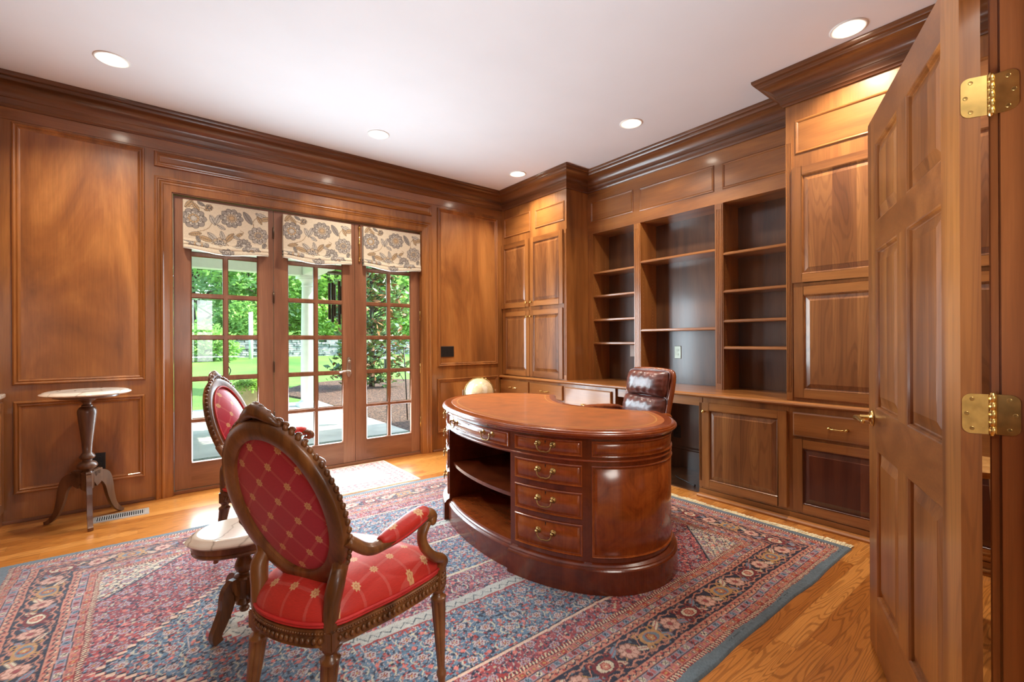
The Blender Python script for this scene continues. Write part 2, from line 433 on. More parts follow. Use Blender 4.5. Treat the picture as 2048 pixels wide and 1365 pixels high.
# hall behind the doorway
HW0, HW1 = .55, 1.35
m = MB().box(-1.5, -4.2, 0, HW0, -4.05, C).box(HW1, -4.2, 0, 4.3, -4.05, C).box(HW0, -4.2, 0, HW1, -4.05, .7).box(HW0, -4.2, 2.3, HW1, -4.05, C)
struct(m.build('wall_hall_back', PAINT))
m = MB().box(-1.5, -4.05, 0, -1.38, .0, C); struct(m.build('wall_hall_left', PAINT))
m = MB().box(4.18, -4.05, 0, 4.3, 0, C); struct(m.build('wall_hall_right', PAINT))
m = MB()
for k in range(1, 2):
    x = HW0+(HW1-HW0)*k/2; m.box(x-.03, -4.14, .7, x+.03, -4.1, 2.3)
m.box(HW0, -4.14, 1.47, HW1, -4.1, 1.53); m.box(HW0, -4.16, .7, HW0+.06, -4.06, 2.3); m.box(HW1-.06, -4.16, .7, HW1, -4.06, 2.3); m.box(HW0, -4.16, .7, HW1, -4.06, .76); m.box(HW0, -4.16, 2.24, HW1, -4.06, 2.3)
struct(m.build('window_1', WHITE))

# ---- crown moulding
drop = C-2.815
prof = [(0, 2.815), (.012, 2.815), (.016, 2.824), (.026, 2.832), (.028, 2.846), (.034, 2.856), (.036, 2.868)]
for k in range(9):
    t = k/8; a = t*PI/2
    prof.append((.042+.086*(1-math.cos(a)), 2.872+.082*math.sin(a)*.55+.082*.45*t))
prof += [(.134, 2.962), (.136, 2.974), (.152, 2.978), (.158, 2.988), (.160, 3.004)]
path = [(-1.2, WY), (TX, WY), (TX, 3.457), (KX, 3.457), (KX, 1.339), (TX, 1.339), (TX, .138)]
m = MB(); m.smooth = False; m.sweep(path, prof)
# material by direction of run
o = m.build('trim_1', [DK, DKY], auto=28)
for p in o.data.polygons:
    n = p.normal; p.material_index = 1 if abs(n.x) > abs(n.y) else 0
    p.use_smooth = True
struct(o, 'wide dark stained wood crown moulding below the white ceiling')

# ---- wall panelling on the window wall
PM = [(0, 0), (.004, .013), (.012, .016), (.019, .012), (.022, .008), (.030, .011), (.036, .005), (.044, .002), (.046, -.0)]
def panel(F, u0, v0, u1, v1, parent, mat_mould, mat_field, levels=PM, n0=.001):
    m = MB(); m.loft(F, u0, v0, u1, v1, [(i, n+n0) for i, n in levels], cap=False); mo = m.build('panel_moulding', mat_mould, parent)
    w = levels[-1][0]
    m = MB(); m.fbox(F, u0+w-.002, v0+w-.002, .0, u1-w+.002, v1-w+.002, levels[-1][1]+.004); m.build('wall_panel', mat_field, parent)
    return mo
panel(FN, -.707, .933, .004, 2.724, wall_n, CH[2], CHF)
panel(FN, -.703, .192, 0.0, .825, wall_n, CH[2], CHF)
panel(FN, 2.555, .938, 3.385, 2.71, wall_n, CH[2], CHF)
panel(FN, 2.545, .20, 3.38, .804, wall_n, CH[2], CHF)
panel(FN, .06, 2.60, 2.485, 2.72, wall_n, CH[0], CH[0])
# frieze board + shoe
m = MB().fbox(FN, -1.2, 2.735, 0, 3.45, 2.816, .004); m.build('frieze_board', CH[0], wall_n)
m = MB().fbox(FN, -1.2, 0, 0, .055, .022, .016).fbox(FN, 2.49, 0, 0, 3.37, .022, .016); m.build('shoe_moulding', FD[0], wall_n, bevel=.005)
m = MB().box(DX0, 4.585, 0, DX1, 4.72, .028); struct(m.build('door_threshold', FD[0], bevel=.004), 'low wooden threshold under the french doors')

# casing round the french doors (mitred, stepped)
CP = [(0, .0), (0, .012), (.014, .014), (.05, .016), (.056, .022), (.066, .024), (.072, .018), (.078, .024), (.086, .022), (.09, .028), (.1, .03), (.108, .026), (.11, .0)]
x0, x1, zt = DX0-.0, DX1+.0, DZ
R = []
for o_, n_ in CP:
    R.append([(x0-o_, WY-n_, 0), (x0-o_, WY-n_, zt+o_), (x1+o_, WY-n_, zt+o_), (x1+o_, WY-n_, 0)])
m = MB().rings(R, closed=False); m.f = [f[::-1] for f in m.f]
struct(m.build('trim_2', CH[2]), 'stepped wooden casing around the french doors')
# jamb lining
m = MB().box(DX0-.004, WY-.002, 0, DX0+.008, 4.72, DZ).box(DX1-.008, WY-.002, 0, DX1+.004, 4.72, DZ).box(DX0, WY-.002, DZ-.008, DX1, 4.72, DZ+.004)
struct(m.build('trim_3', CH[2]), 'jamb lining inside the french door opening')

# ------------------------------------------------------------------ french doors
LY0, LY1 = 4.60, 4.645
def french(idx, xa, xb, g0, g1, lab, extras):
    root = empty('door_%d' % idx, ((xa+xb)/2, LY0, 0), kind='structure', label=lab)
    z0, z1, ga, gb = .032, 2.402, .234, 2.29
    m = MB(); m.mi = 0
    m.box(xa, LY0, z0, g0, LY1, z1); m.box(g1, LY0, z0, xb, LY1, z1)
    m.mi = 1; m.box(g0, LY0, z0, g1, LY1, ga); m.box(g0, LY0, gb, g1, LY1, z1)
    # sticking bead
    m.mi = 0
    F = Fr((0, LY0, 0), (1, 0, 0))
    m.loft(F, g0-.001, ga-.001, g1+.001, gb+.001, [(0, .001), (.004, .002), (.008, -.004), (.012, -.012)], cap=False)
    m.build('frame', [FD[2], FD[0]], root)
    m = MB(); gm = (g0+g1)/2
    Fm = Fr((0, LY0+.004, 0), (1, 0, 0))
    def bar(u0, v0, u1, v1, d=0): m.loft(Fm, u0, v0, u1, v1, [(0, -.03+d), (0, -.01+d), (.004, -.004+d), (.007, d)])
    bar(gm-.0205, ga, gm+.0205, gb)
    for k in range(1, 6):
        z = ga+(gb-ga)*k/6; bar(g0+.0005, z-.0205, g1-.0005, z+.0205, -.0012)
    m.build('muntin', FD[2], root)
    m = MB().box(g0-.004, LY0+.026, ga-.004, g1+.004, LY0+.030, gb+.004); m.build('glass_pane', GLASS, root)
    extras(root)
    return root
def hinges(root, x, zs, mat, y=LY0):
    for z in zs:
        m = MB(); m.smooth = True; m.lathe([(.0, -.004), (.006, 0), (.006, .1), (.0, .104)], (x, y-.006, z-.05), 10); m.build('hinge', mat, root)
def ex1(r): pass
def ex2(r):
    hinges(r, .908, (.55, 1.0, 1.62, 2.2), PEWTER)
    # handle set
    m = MB(); F = Fr((1.578, LY0, .962), (1, 0, 0)); R = []
    for n_, s_ in ((0, 1), (.008, 1), (.012, .8)):
        R.append([F(.021*s_*math.cos(2*PI*j/24), .088*math.copysign(1, math.sin(2*PI*j/24))*min(1, .75+.25*abs(math.sin(2*PI*j/24)))*(abs(math.sin(2*PI*j/24))**.3 if math.sin(2*PI*j/24) else 0)*s_+(.02 if math.sin(2*PI*j/24) >= 0 else -.0), n_) for j in range(24)])
    m.smooth = False; m.rings(R, cap1=True)
    p = m.build('handle_plate', ALU, r)
    m = MB(); m.smooth = True
    m.tube([(1.578, LY0-.008, .935), (1.578, LY0-.042, .935), (1.572, LY0-.05, .935), (1.54, LY0-.052, .937), (1.505, LY0-.048, .932), (1.475, LY0-.046, .926)], [.008, .008, .009, .0085, .008, .006], 10)
    m.build('lever', ALU, p)
    m = MB(); m.lathe([(.012, 0), (.012, .012), (.008, .016)], (1.578, LY0-.01, 1.03), 12, (0, -1, 0)); m.build('thumb_turn', ALU, p)
def ex3(r):
    hinges(r, 2.352, (.35, .93, 1.5, 2.15), BRASS)
    m = MB(); m.smooth = True; m.tube([(1.685, LY0-.016, 2.02), (1.685, LY0-.016, 2.385)], .006, 8)
    for z in (2.03, 2.2, 2.36): m.lathe([(.011, -.012), (.011, .012)], (1.685, LY0-.012, z), 10)
    m.ball((1.685, LY0-.018, 2.05), .013); m.build('surface_bolt', BRASS, r)
french(1, .182, .906, .293, .787, 'leftmost of the three glazed wooden french door leaves', ex1)
french(2, .910, 1.639, 1.023, 1.524, 'middle french door leaf with the lever handle', ex2)
french(3, 1.643, 2.350, 1.753, 2.249, 'rightmost french door leaf with the brass surface bolt', ex3)

# ------------------------------------------------------------------ cabinet pieces
def raised_door(F, u0, v0, u1, v1, t, parent, mats=(None,), name='door', fw_=.058, field=None):
    """frame-and-raised-panel door standing t proud of F; returns the door"""
    mv, mh = CH[2], CH[1]
    m = MB()
    m.mi = 0; m.fbox(F, u0, v0, 0, u0+fw_, v1, t); m.fbox(F, u1-fw_, v0, 0, u1, v1, t)
    m.mi = 1; m.fbox(F, u0+fw_, v0, 0, u1-fw_, v0+fw_, t); m.fbox(F, u0+fw_, v1-fw_, 0, u1-fw_, v1, t)
    d = m.build(name, [mv, mh], parent, bevel=.003)
    m = MB(); w = fw_-.001
    lv = [(0, t), (.004, t-.001), (.007, t-.005), (.009, t-.010), (.012, t-.011), (.040, t-.003), (.041, t-.001)]
    m.loft(F, u0+w, v0+w, u1-w, v1-w, lv); m.build('raised_panel', field or CHS, d)
    return d
def knob(p, parent, n, r=.014, mat=None):
    m = MB(); m.smooth = True
    m.lathe([(.0, 0), (.009, 0), (.005, .006), (.005, .012), (r, .02), (r*.95, .027), (r*.5, .031), (0, .032)], p, 14, n); m.build('knob', mat or BRASS, parent)
def bar_pull(F, u, v, n, parent, w=.048):
    m = MB(); m.smooth = True
    for s in (-1, 1):
        m.lathe([(.009, 0), (.006, .006), (.0055, .022)], F(u+s*w, v, n), 10, F.N); m.ball(F(u+s*w, v, n+.024), .009)
    m.tube([F(u-w, v, n+.026), F(u-w*.4, v-.003, n+.03), F(u+w*.4, v-.003, n+.03), F(u+w, v, n+.026)], .0045, 8); m.build('pull', BRASS, parent)
def drawer(F, u0, v0, u1, v1, t, parent, mat=None):
    m = MB(); m.loft(F, u0, v0, u1, v1, [(0, 0), (0, t-.006), (.004, t-.003), (.009, t)]); d = m.build('drawer', mat or CH[1], parent)
    bar_pull(F, (u0+u1)/2, (v0+v1)/2, t, d); return d
def small_panel(F, u0, v0, u1, v1, parent):
    m = MB(); m.loft(F, u0, v0, u1, v1, [(0, 0), (.0, .004), (.006, .008), (.012, .006), (.018, .001), (.024, -.004), (.026, -.004)], cap=False)
    p = m.build('frieze_panel', CH[1], parent)
    m = MB(); m.quad(F(u0+.02, v0+.02, .001), F(u1-.02, v0+.02, .001), F(u1-.02, v1-.02, .001), F(u0+.02, v1-.02, .001)); m.build('panel_field', CH[1], p)
def flute_strip(F, u0, v0, u1, v1, parent, t=.006, mat=None, n=3):
    m = MB(); w = (u1-u0); prof = [(0, 0), (0, t)]
    for k in range(n):
        a = (k+.5)/n*.8+.1; d = .8/n*.32
        prof += [((a-d)*w, t), ((a-d*.6)*w, t-.004), ((a+d*.6)*w, t-.004), ((a+d)*w, t)]
    prof += [(w, t), (w, 0)]
    R = [[F(u0+p, v, n_) for p, n_ in prof] for v in (v0, v0+.05, v1-.04, v1)]
    R[0] = [F(u0+p, v0, min(n_, t) if n_ else 0) for p, n_ in prof]
    m.rings(R[1:3], closed=False)
    m.fbox(F, u0, v0, 0, u1, v0+.05, t); m.fbox(F, u0, v1-.04, 0, u1, v1, t)
    m.build('fluted_pilaster', mat or CH[2], parent)

ZC0, ZC1 = .775, .805
# ---- tall left unit (upper)
FT = FE(TX)
L = empty('storage_cabinet', (TX+.3, 4.01, ZC1), label='tall wooden cabinet in the far corner with four panelled doors and brass knobs', cat='cabinet')
m = MB().box(TX, 3.457, ZC1, RX, WY-.002, 2.99); m.build('body', CH[2], L)
small_panel(FT, -4.523, 2.475, -4.04, 2.706, L); small_panel(FT, -3.95, 2.487, -3.488, 2.695, L)
for (a, b, z0, z1, kz, ks) in ((-4.565, -4.053, 1.613, 2.394, 1.66, 1), (-4.028, -3.498, 1.613, 2.394, 1.66, -1), (-4.538, -4.04, .818, 1.57, 1.5, 1), (-4.034, -3.506, .818, 1.57, 1.5, -1)):
    d = raised_door(FT, a, z0, b, z1, .02, L)
    knob(FT((b-.028) if ks > 0 else (a+.028), kz, .02), d, FT.N)
flute_strip(FT, -3.496, .81, -3.459, 2.39, L)
# ---- tall right unit
Rr = empty('storage_cabinet', (TX+.3, .8, ZC1), label='tall wooden wall cabinet partly hidden behind the open six-panel door', cat='cabinet')
m = MB().box(TX, .226, ZC1, RX, 1.339, 2.99); m.build('body', CH[2], Rr)
small_panel(FT, -1.28, 2.472, -.76, 2.70, Rr); small_panel(FT, -.68, 2.472, -.26, 2.70, Rr)
for (a, b, z0, z1) in ((-1.296, -.756, 1.602, 2.378), (-.75, -.26, 1.602, 2.378), (-1.288, -.756, .83, 1.575), (-.75, -.26, .83, 1.575)):
    raised_door(FT, a, z0, b, z1, .02, Rr)
flute_strip(FT, -1.338, .81, -1.3, 2.6, Rr)
m = MB().box(TX+.004, .138, ZC1+.001, RX, .226, 2.99); m.build('filler_strip', CH[2], Rr)

# ---- bookcase between them
FK = FE(KX)
K = empty('bookcase', (KX+.1, 2.4, ZC1), label='built-in dark wooden bookcase with empty shelves in three bays', cat='bookcase')
bays = [(-3.382, -2.850), (-2.776, -2.022), (-1.951, -1.461)]
m = MB(); zt = 2.367
m.mi = 0
for u0, u1 in ((-3.457, -3.382), (-2.850, -2.776), (-2.022, -1.951), (-1.461, -1.339)):
    m.fbox(FK, u0, ZC1, -.275, u1, zt, 0)
m.mi = 1; m.fbox(FK, -3.457, zt, -.275, -1.339, 2.99, 0)
# shelf pin holes
m.mi = 2
for u, s in ((-3.382, 1), (-2.776, 1), (-1.951, 1)):
    for n in (-.05, -.2):
        for k in range(32):
            z = .98+k*.035
            m.add([FK(u+.0008, z+.0035*math.sin(2*PI*j/6), n+.0035*math.cos(2*PI*j/6)) for j in range(6)], [tuple(range(6))])
m.build('carcass', [CH[2], CH[1], plain('pin_hole_brass', lin(200, 160, 110), .5)], K)
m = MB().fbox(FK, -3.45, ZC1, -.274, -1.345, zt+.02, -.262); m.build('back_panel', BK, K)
for a, b, z0, z1 in ((-3.408, -2.858, 2.49, 2.711), (-2.781, -2.026, 2.478, 2.70), (-1.953, -1.42, 2.478, 2.692)): small_panel(FK, a, z0, b, z1, K)
flute_strip(FK, -3.44, ZC1+.0, -3.392, zt-.01, K); flute_strip(FK, -2.84, ZC1, -2.786, zt-.01, K); flute_strip(FK, -2.012, ZC1, -1.961, zt-.01, K); flute_strip(FK, -1.40, ZC1, -1.345, 2.6, K)
def shelf(i, z):
    u0, u1 = bays[i]; m = MB()
    R = [[FK(u, z+dz, n) for n, dz in ((-.262, -.012), (-.262, .012), (-.014, .012), (-.008, .009), (-.008, .004), (-.002, .003), (-.002, -.006), (-.006, -.012))] for u in (u0+.001, u1-.001)]
    m.rings(R, cap0=True, cap1=True); m.build('shelf', CH[1], K)
for z in (1.945, 1.693, 1.44, 1.193): shelf(0, z)
for z in (1.984, 1.318): shelf(1, z)
for z in (1.94, 1.625, 1.378, 1.156): shelf(2, z)
# ---- worktop
m = MB()
pr = [(3.445, ZC0), (3.412, ZC0), (3.404, ZC0+.006), (3.40, ZC0+.013), (3.403, ZC0+.022), (3.41, ZC1-.004), (3.418, ZC1), (4.06, ZC1)]
R = [[(x, y, z) for x, z in pr] for y in (4.567, .23)]
m.rings(R, closed=True, cap0=True, cap1=True)
tag(m.build('worktop', CH[1]), 'long narrow wooden worktop running below the bookcase and tall cabinets', 'worktop')

# ---- base units
FB = FE(BX)
def base_body(y0, y1, parent):
    m = MB().box(BX, y0, .062, RX, y1, ZC0-.001); b = m.build('body', CH[2], parent)
    m = MB().box(BX-.005, y0, .0, RX, y1, .060); m.build('plinth', CH[1], parent)
    m = MB(); R = [[(x, y, z) for x, z in ((BX-.005, 0), (BX-.045, 0), (BX-.045, .012), (BX-.036, .022), (BX-.022, .026), (BX-.005, .027))] for y in (y0, y1)]
    m.rings(R, closed=False); m.build('base_moulding', CH[1], parent)
B1 = empty('base_cabinet', (BX+.3, 3.7, 0), label='low wooden cabinet with small drawers and a deep file drawer beside the globe', cat='cabinet')
base_body(2.80, 4.545, B1)
drawer(FB, -4.56, .588, -4.035, .752, .02, B1); drawer(FB, -4.01, .595, -3.484, .748, .02, B1); drawer(FB, -3.445, .43, -2.838, .742, .02, B1)
for a, b in ((-4.56, -4.035), (-4.01, -3.484)): raised_door(FB, a, .08, b, .57, .02, B1)
drawer(FB, -3.445, .08, -2.838, .41, .02, B1)
B2 = empty('base_cabinet', (BX+.3, 1.64, 0), label='low wooden cabinet with one panelled door and a small knob right of the knee space', cat='cabinet')
base_body(1.315, 1.966, B2)
d = raised_door(FB, -1.935, .08, -1.322, .735, .02, B2); knob(FB(-1.913, .668, .02), d, FB.N, .012)
flute_strip(FB, -1.966, .07, -1.94, .77, B2, .004, n=2)
B3 = empty('base_cabinet', (BX+.3, .77, 0), label='low wooden cabinet with drawer over panelled door beside the open six-panel door', cat='cabinet')
base_body(.226, 1.314, B3)
drawer(FB, -1.286, .577, -.757, .736, .02, B3); drawer(FB, -.75, .577, -.26, .736, .02, B3)
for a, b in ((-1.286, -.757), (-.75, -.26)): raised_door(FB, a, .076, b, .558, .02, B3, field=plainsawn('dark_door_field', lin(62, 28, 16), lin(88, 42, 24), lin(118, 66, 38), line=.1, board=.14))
# knee space: back, apron, darker floor
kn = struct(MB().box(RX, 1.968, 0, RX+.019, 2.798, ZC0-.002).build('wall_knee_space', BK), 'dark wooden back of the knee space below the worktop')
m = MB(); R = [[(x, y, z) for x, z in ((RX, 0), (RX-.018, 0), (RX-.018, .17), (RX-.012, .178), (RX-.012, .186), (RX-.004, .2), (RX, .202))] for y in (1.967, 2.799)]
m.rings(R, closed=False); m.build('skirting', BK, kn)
m = MB().box(BX+.02, 1.968, .70, BX+.04, 2.798, ZC0-.002); m.build('apron', CH[1], kn)
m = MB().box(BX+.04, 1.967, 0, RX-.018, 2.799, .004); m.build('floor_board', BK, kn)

# ---- west built-in at the very edge
Wc = empty('storage_cabinet', (-.95, 2.5, 0), label='built-in wooden cupboard at the left edge beside the panelled window wall', cat='cabinet')
m = MB().box(-1.19, .9, .0, -.752, 4.548, .855).box(-1.19, .9, .885, -.772, 4.548, 2.99); m.build('body', CH[2], Wc)
FWs = Fr((-.752, 0, 0), (0, 1, 0))
for a in (3.98, 3.4): raised_door(FWs, a, .1, a+.55, .83, .012, Wc)
m = MB().box(-1.19, .9, .857, -.732, 4.552, .884)
tag(m.build('worktop', MARB, bevel=.004), 'pale stone worktop end at the left edge of the window wall', 'worktop')

# ------------------------------------------------------------------ doorway + open door
m = MB()
m.box(OX1, .0, 0, OX1+.022, .137, OZ); m.box(OX0-.02, .0, 0, OX0, .137, OZ); m.box(OX0, 0, OZ-.022, OX1, .137, OZ)
m.box(OX1-.012, .0, 0, OX1, .098, OZ-.02)
struct(m.build('trim_4', JB, bevel=.002), 'wooden jamb at the right edge with brass hinges')
m = MB()
for xa, xb in ((OX1+.006, OX1+.096), (OX0-.096, OX0-.006)): m.box(xa, .138, 0, xb, .156, OZ+.08)
m.box(OX0-.096, .138, OZ+.006, OX1+.096, .156, OZ+.096)
struct(m.build('trim_5', JB, bevel=.003), 'casing around the doorway on the room side')

A = Vector((1.457, .199, 0)); dv = Vector((.909, .416, 0)).normalized()       # hinge edge -> free edge, visible face
FDR = Fr((A.x, A.y, 0), (dv.x, dv.y, 0))
# visible face normal must look back to the camera side
if FDR.N.dot(Vector((0, 0, 0))-A) < 0: pass
Wd, z0, z1, T = .918, .012, 2.08, .036
def door_frame():
    root = empty('door_4', (A.x, A.y, 0), kind='structure', label='open six-panel wooden door at the right edge with brass lever')
    sgn = 1 if FDR.N.y > 0 else -1
    return root, sgn
dr, sgn = door_frame()
# orient so that +n is the face seen from the camera (towards +y, -x)
Nvis = Vector((-.416, .909, 0))
FV = Fr((A.x, A.y, 0), (-dv.x, -dv.y, 0))            # u runs towards the hinge: u = -distance
assert (FV.N-Nvis.normalized()).length < .1
def du(t): return -t
st, mr = .115, .10
cols = [(st, (Wd-mr)/2), ((Wd+mr)/2, Wd-st)]
# heights of rails (bottom rail .235, lock rail, frieze rail, top rail)
rows = [(.235, .80), (.955, 1.56), (1.665, 1.965)]
m = MB()
m.mi = 0
m.fbox(FV, du(st), z0, -T, du(0), z1, 0); m.fbox(FV, du(Wd), z0, -T, du(Wd-st), z1, 0)
zz = [z0]+[z for r in rows for z in r]+[z1]
m.mi = 1
for k in range(0, 8, 2): m.fbox(FV, du(Wd-st), zz[k], -T, du(st), zz[k+1], 0)
m.mi = 0
for a, b in rows: m.fbox(FV, du((Wd+mr)/2), a, -T, du((Wd-mr)/2), b, 0)
m.build('stiles_and_rails', [PD, PDX], dr)
FVb = Fr(FV(0, 0, -T), (dv.x, dv.y, 0))
lv = [(0, 0), (.004, -.001), (.008, -.006), (.010, -.013), (.014, -.014), (.05, -.004), (.051, -.003)]
for a, b in rows:
    for c0, c1 in cols:
        m = MB(); m.loft(FV, du(c1), a, du(c0), b, lv); m.loft(FVb, c0, a, c1, b, lv); m.build('raised_panel', PD, dr)
# lever handles near the free edge
def lever(F, u, n, s):
    m = MB(); m.smooth = True
    m.lathe([(.0, 0), (.032, 0), (.033, .004), (.026, .009), (.014, .012), (.011, .018), (.011, .04), (.0, .046)], F(u, .912, n), 20, F.N)
    p = m.build('handle_rose', BRASS, dr)
    m = MB(); m.smooth = True
    m.tube([F(u, .912, n+.034), F(u, .912, n+.05), F(u+s*.012, .912, n+.056), F(u+s*.05, .916, n+.054), F(u+s*.09, .909, n+.05), F(u+s*.112, .912, n+.05), F(u+s*.118, .919, n+.05)], [.009, .0095, .01, .0095, .008, .007, .006], 12)
    m.build('lever', BRASS, p)
lever(FV, du(Wd-.06), 0, 1); lever(FVb, Wd-.06, 0, -1)
# hinges: two leaves + barrel
Bc = FV(0, 0, -T)                 # back corner of the hinge edge
PIN = Vector((1.479, .151, 0))
Fe = Fr((A.x, A.y, 0), tuple((Bc-A).normalized()))   # hinge-edge face, u from A to B
if Fe.N.dot(-A) < 0: Fe = Fr(tuple(Bc), tuple((A-Bc).normalized()))
def leaf(F, u0, u1, v, h, parent, rs, n=.0012):
    """rs: side on which corners are rounded (0: u0, 1: u1)"""
    r = .016; P = []
    cs = [(u0, v-h, 0), (u1, v-h, 1), (u1, v+h, 1), (u0, v+h, 0)]
    sx = [1, -1, -1, 1]; sy = [1, 1, -1, -1]; a0 = [PI, 1.5*PI, 0, .5*PI]
    for k, (u, w, side) in enumerate(cs):
        if side == rs:
            for j in range(7):
                a = a0[k]+j/6*PI/2; P.append((u+sx[k]*r+r*math.cos(a), w+sy[k]*r+r*math.sin(a)))
        else: P.append((u, w))
    m = MB(); m.rings([[F(u, w, nn) for u, w in P] for nn in (0, n)], cap1=True)
    o_ = m.build('hinge_leaf', BRASS, parent)
    m = MB()
    um = (u0 if rs == 0 else u1); s_ = 1 if rs == 0 else -1
    for uu, ww in ((.017, .033), (.008, 0), (.017, -.033)):
        m.lathe([(.0045, 0), (.0035, .0006), (.001, .0004)], F(um+s_*uu, v+ww, n), 12, F.N)
    m.build('screw', ABRASS, o_)
FJ = Fr((OX1, 0, 0), (0, -1, 0))         # jamb face (looks to -x)
for zc in (1.764, 1.052):
    hg = MB(); hg.smooth = True
    L5 = .045
    for k in range(5):
        a = -L5+k*2*L5/5; hg.lathe([(.0055, a+.0006), (.0062, a+.0012), (.0062, a+2*L5/5-.0012), (.0055, a+2*L5/5-.0006)], (PIN.x, PIN.y, zc), 14)
    hg.lathe([(.0, -L5-.004), (.005, -L5-.002), (.005, L5+.002), (.0, L5+.004)], (PIN.x, PIN.y, zc), 12)
    ho = hg.build('hinge', BRASS, dr)
    ua = .003
    w_ = (Bc-A).length
    if (Fe.O-A).length < 1e-6: leaf(Fe, w_-.034, w_+.0105, zc, .0445, ho, 0)
    else: leaf(Fe, -.022, .034, zc, .0445, ho, 1)
    leaf(FJ, -.146, -.1075, zc, .0445, ho, 1)

# ------------------------------------------------------------------ outlets, switch, register
def outlet(name, F, u, v, w, h, lab, two=True, c=None, cat_='outlet'):
    o = empty(name, F(u, v, 0), label=lab, cat=cat_)
    m = MB(); m.loft(F, u-w/2, v-h/2, u+w/2, v+h/2, [(0, 0), (0, .003), (.003, .006)]); pl = m.build('cover_plate', c or BLK, o)
    m = MB()
    for s in ((-1, 1) if two else (0,)):
        vv = v+s*.02
        m.lathe([(.0155, .006), (.0145, .008), (.0, .008)], F(u, vv, 0), 18, F.N)
    m.mi = 1
    for s in ((-1, 1) if two else (0,)):
        vv = v+s*.02
        m.fbox(F, u-.007, vv-.003, .007, u-.0045, vv+.006, .0085); m.fbox(F, u+.0045, vv-.003, .007, u+.007, vv+.006, .0085); m.fbox(F, u-.002, vv-.01, .007, u+.002, vv-.006, .0085)
    m.build('socket', [c or BLK, DARK], o)
    return o
outlet('wall_outlet', Fr((0, WY-.006, 0), (1, 0, 0)), -.268, .352, .075, .12, 'black wall outlet low on the panel behind the tall marble-top pedestal table')
FBK = FE(RX-.013)
outlet('wall_outlet', FBK, -2.537, 1.105, .07, .122, 'brass outlet with dark rim on the back of the middle bookcase bay', c=plain('outlet_plate', lin(150, 152, 138), .35, .5))
outlet('wall_outlet', FE(RX), -2.56, .335, .08, .118, 'black outlet in the dark knee space behind the oval desk')
o = empty('switch_plate', (2.673, WY, 1.105), label='black double switch plate on the panel right of the french doors', cat='light switch')
Fs = Fr((0, WY-.006, 0), (1, 0, 0))
m = MB(); m.loft(Fs, 2.59, 1.045, 2.757, 1.165, [(0, 0), (0, .003), (.003, .006)]); m.build('cover_plate', BLK, o)
for k in range(3): MB().fbox(Fs, 2.617+k*.05, 1.085, .006, 2.633+k*.05, 1.125, .01).build('switch', BLK, o)
Fp = FE(RX-.013)
o = empty('wall_plate', (RX-.013, 3.07, 1.11), label='pale blank plate at the right of the left bookcase bay', cat='plate')
m = MB(); m.loft(Fp, -3.1, 1.05, -3.03, 1.17, [(0, 0), (0, .003), (.003, .006)]); m.build('cover_plate', WHITE, o)

o = empty('floor_register', (-.13, 4.285, 0), label='grey slotted floor register beside the tall marble-top pedestal table', cat='vent')
m = MB(); x0, x1, y0, y1 = -.3, .02, 4.212, 4.362
Fg = Fr((0, 0, 0), (1, 0, 0), (0, 1, 0))
m.loft(Fg, x0, y0, x1, y1, [(0, 0), (.002, .004), (.026, .005), (.028, .002)], cap=False); m.build('frame', GREYM, o)
m = MB().box(x0+.026, y0+.026, .0005, x1-.026, y1-.026, .0012); m.build('duct', DARK, o)
m = MB()
for k in range(22):
    x = x0+.032+k*(x1-x0-.064)/21
    m.add([(x-.002, y0+.026, .0045), (x+.003, y0+.026, .0015), (x+.003, y1-.026, .0015), (x-.002, y1-.026, .0045)], [(0, 1, 2, 3)])
m.build('louvre', GREYM, o)

# ------------------------------------------------------------------ recessed lights
def downlight():
    o = empty('ceiling_light', (0, 0, C), cat='ceiling light', group='recessed ceiling lights')
    m = MB(); m.smooth = True; m.lathe([(.092, 0), (.092, -.003), (.084, -.006), (.076, -.004), (.074, .0)], (0, 0, 0), 36, cap=False); m.build('trim_ring', WHITE, o, local=True)
    m = MB(); m.smooth = True; m.lathe([(.075, -.003), (.062, -.001)], (0, 0, 0), 36, cap=False); m.lathe([(.062, -.001), (.05, -.0005), (.0, -.0005)], (0, 0, 0), 36, cap=False); m.build('reflector', emis('lit_reflector', (1, .93, .82, 1), .35), o, local=True)
    m = MB(); m.smooth = True; m.lathe([(.044, -.001), (.042, -.008), (.03, -.013), (.0, -.015)], (0, 0, 0), 30, cap=False); m.build('bulb', BULB, o, local=True)
    return o
LP = [(-.156, 3.851, 'recessed ceiling light nearest the left edge of the ceiling'), (1.584, 3.848, 'recessed ceiling light above the middle of the french doors'),
      (3.127, 3.853, 'recessed ceiling light in the far corner by the tall cabinet'), (3.141, 2.388, 'recessed ceiling light in front of the bookcase crown'),
      (3.173, .893, 'recessed ceiling light nearest the open six-panel door')]
d0 = downlight()
for i, (x, y, lab) in enumerate(LP):
    o = d0 if i == 0 else copy_tree(d0)
    o.location = (x, y, C); o['label'] = lab
    ld = bpy.data.lights.new('downlight_lamp', 'AREA'); ld.shape = 'DISK'; ld.size = .12; ld.energy = 20; ld.color = (1, .89, .74); ld.spread = math.radians(130)
    lo = bpy.data.objects.new('downlight_lamp', ld); COL.objects.link(lo); lo.location = (x, y, C-.02)
    lo.visible_glossy = True

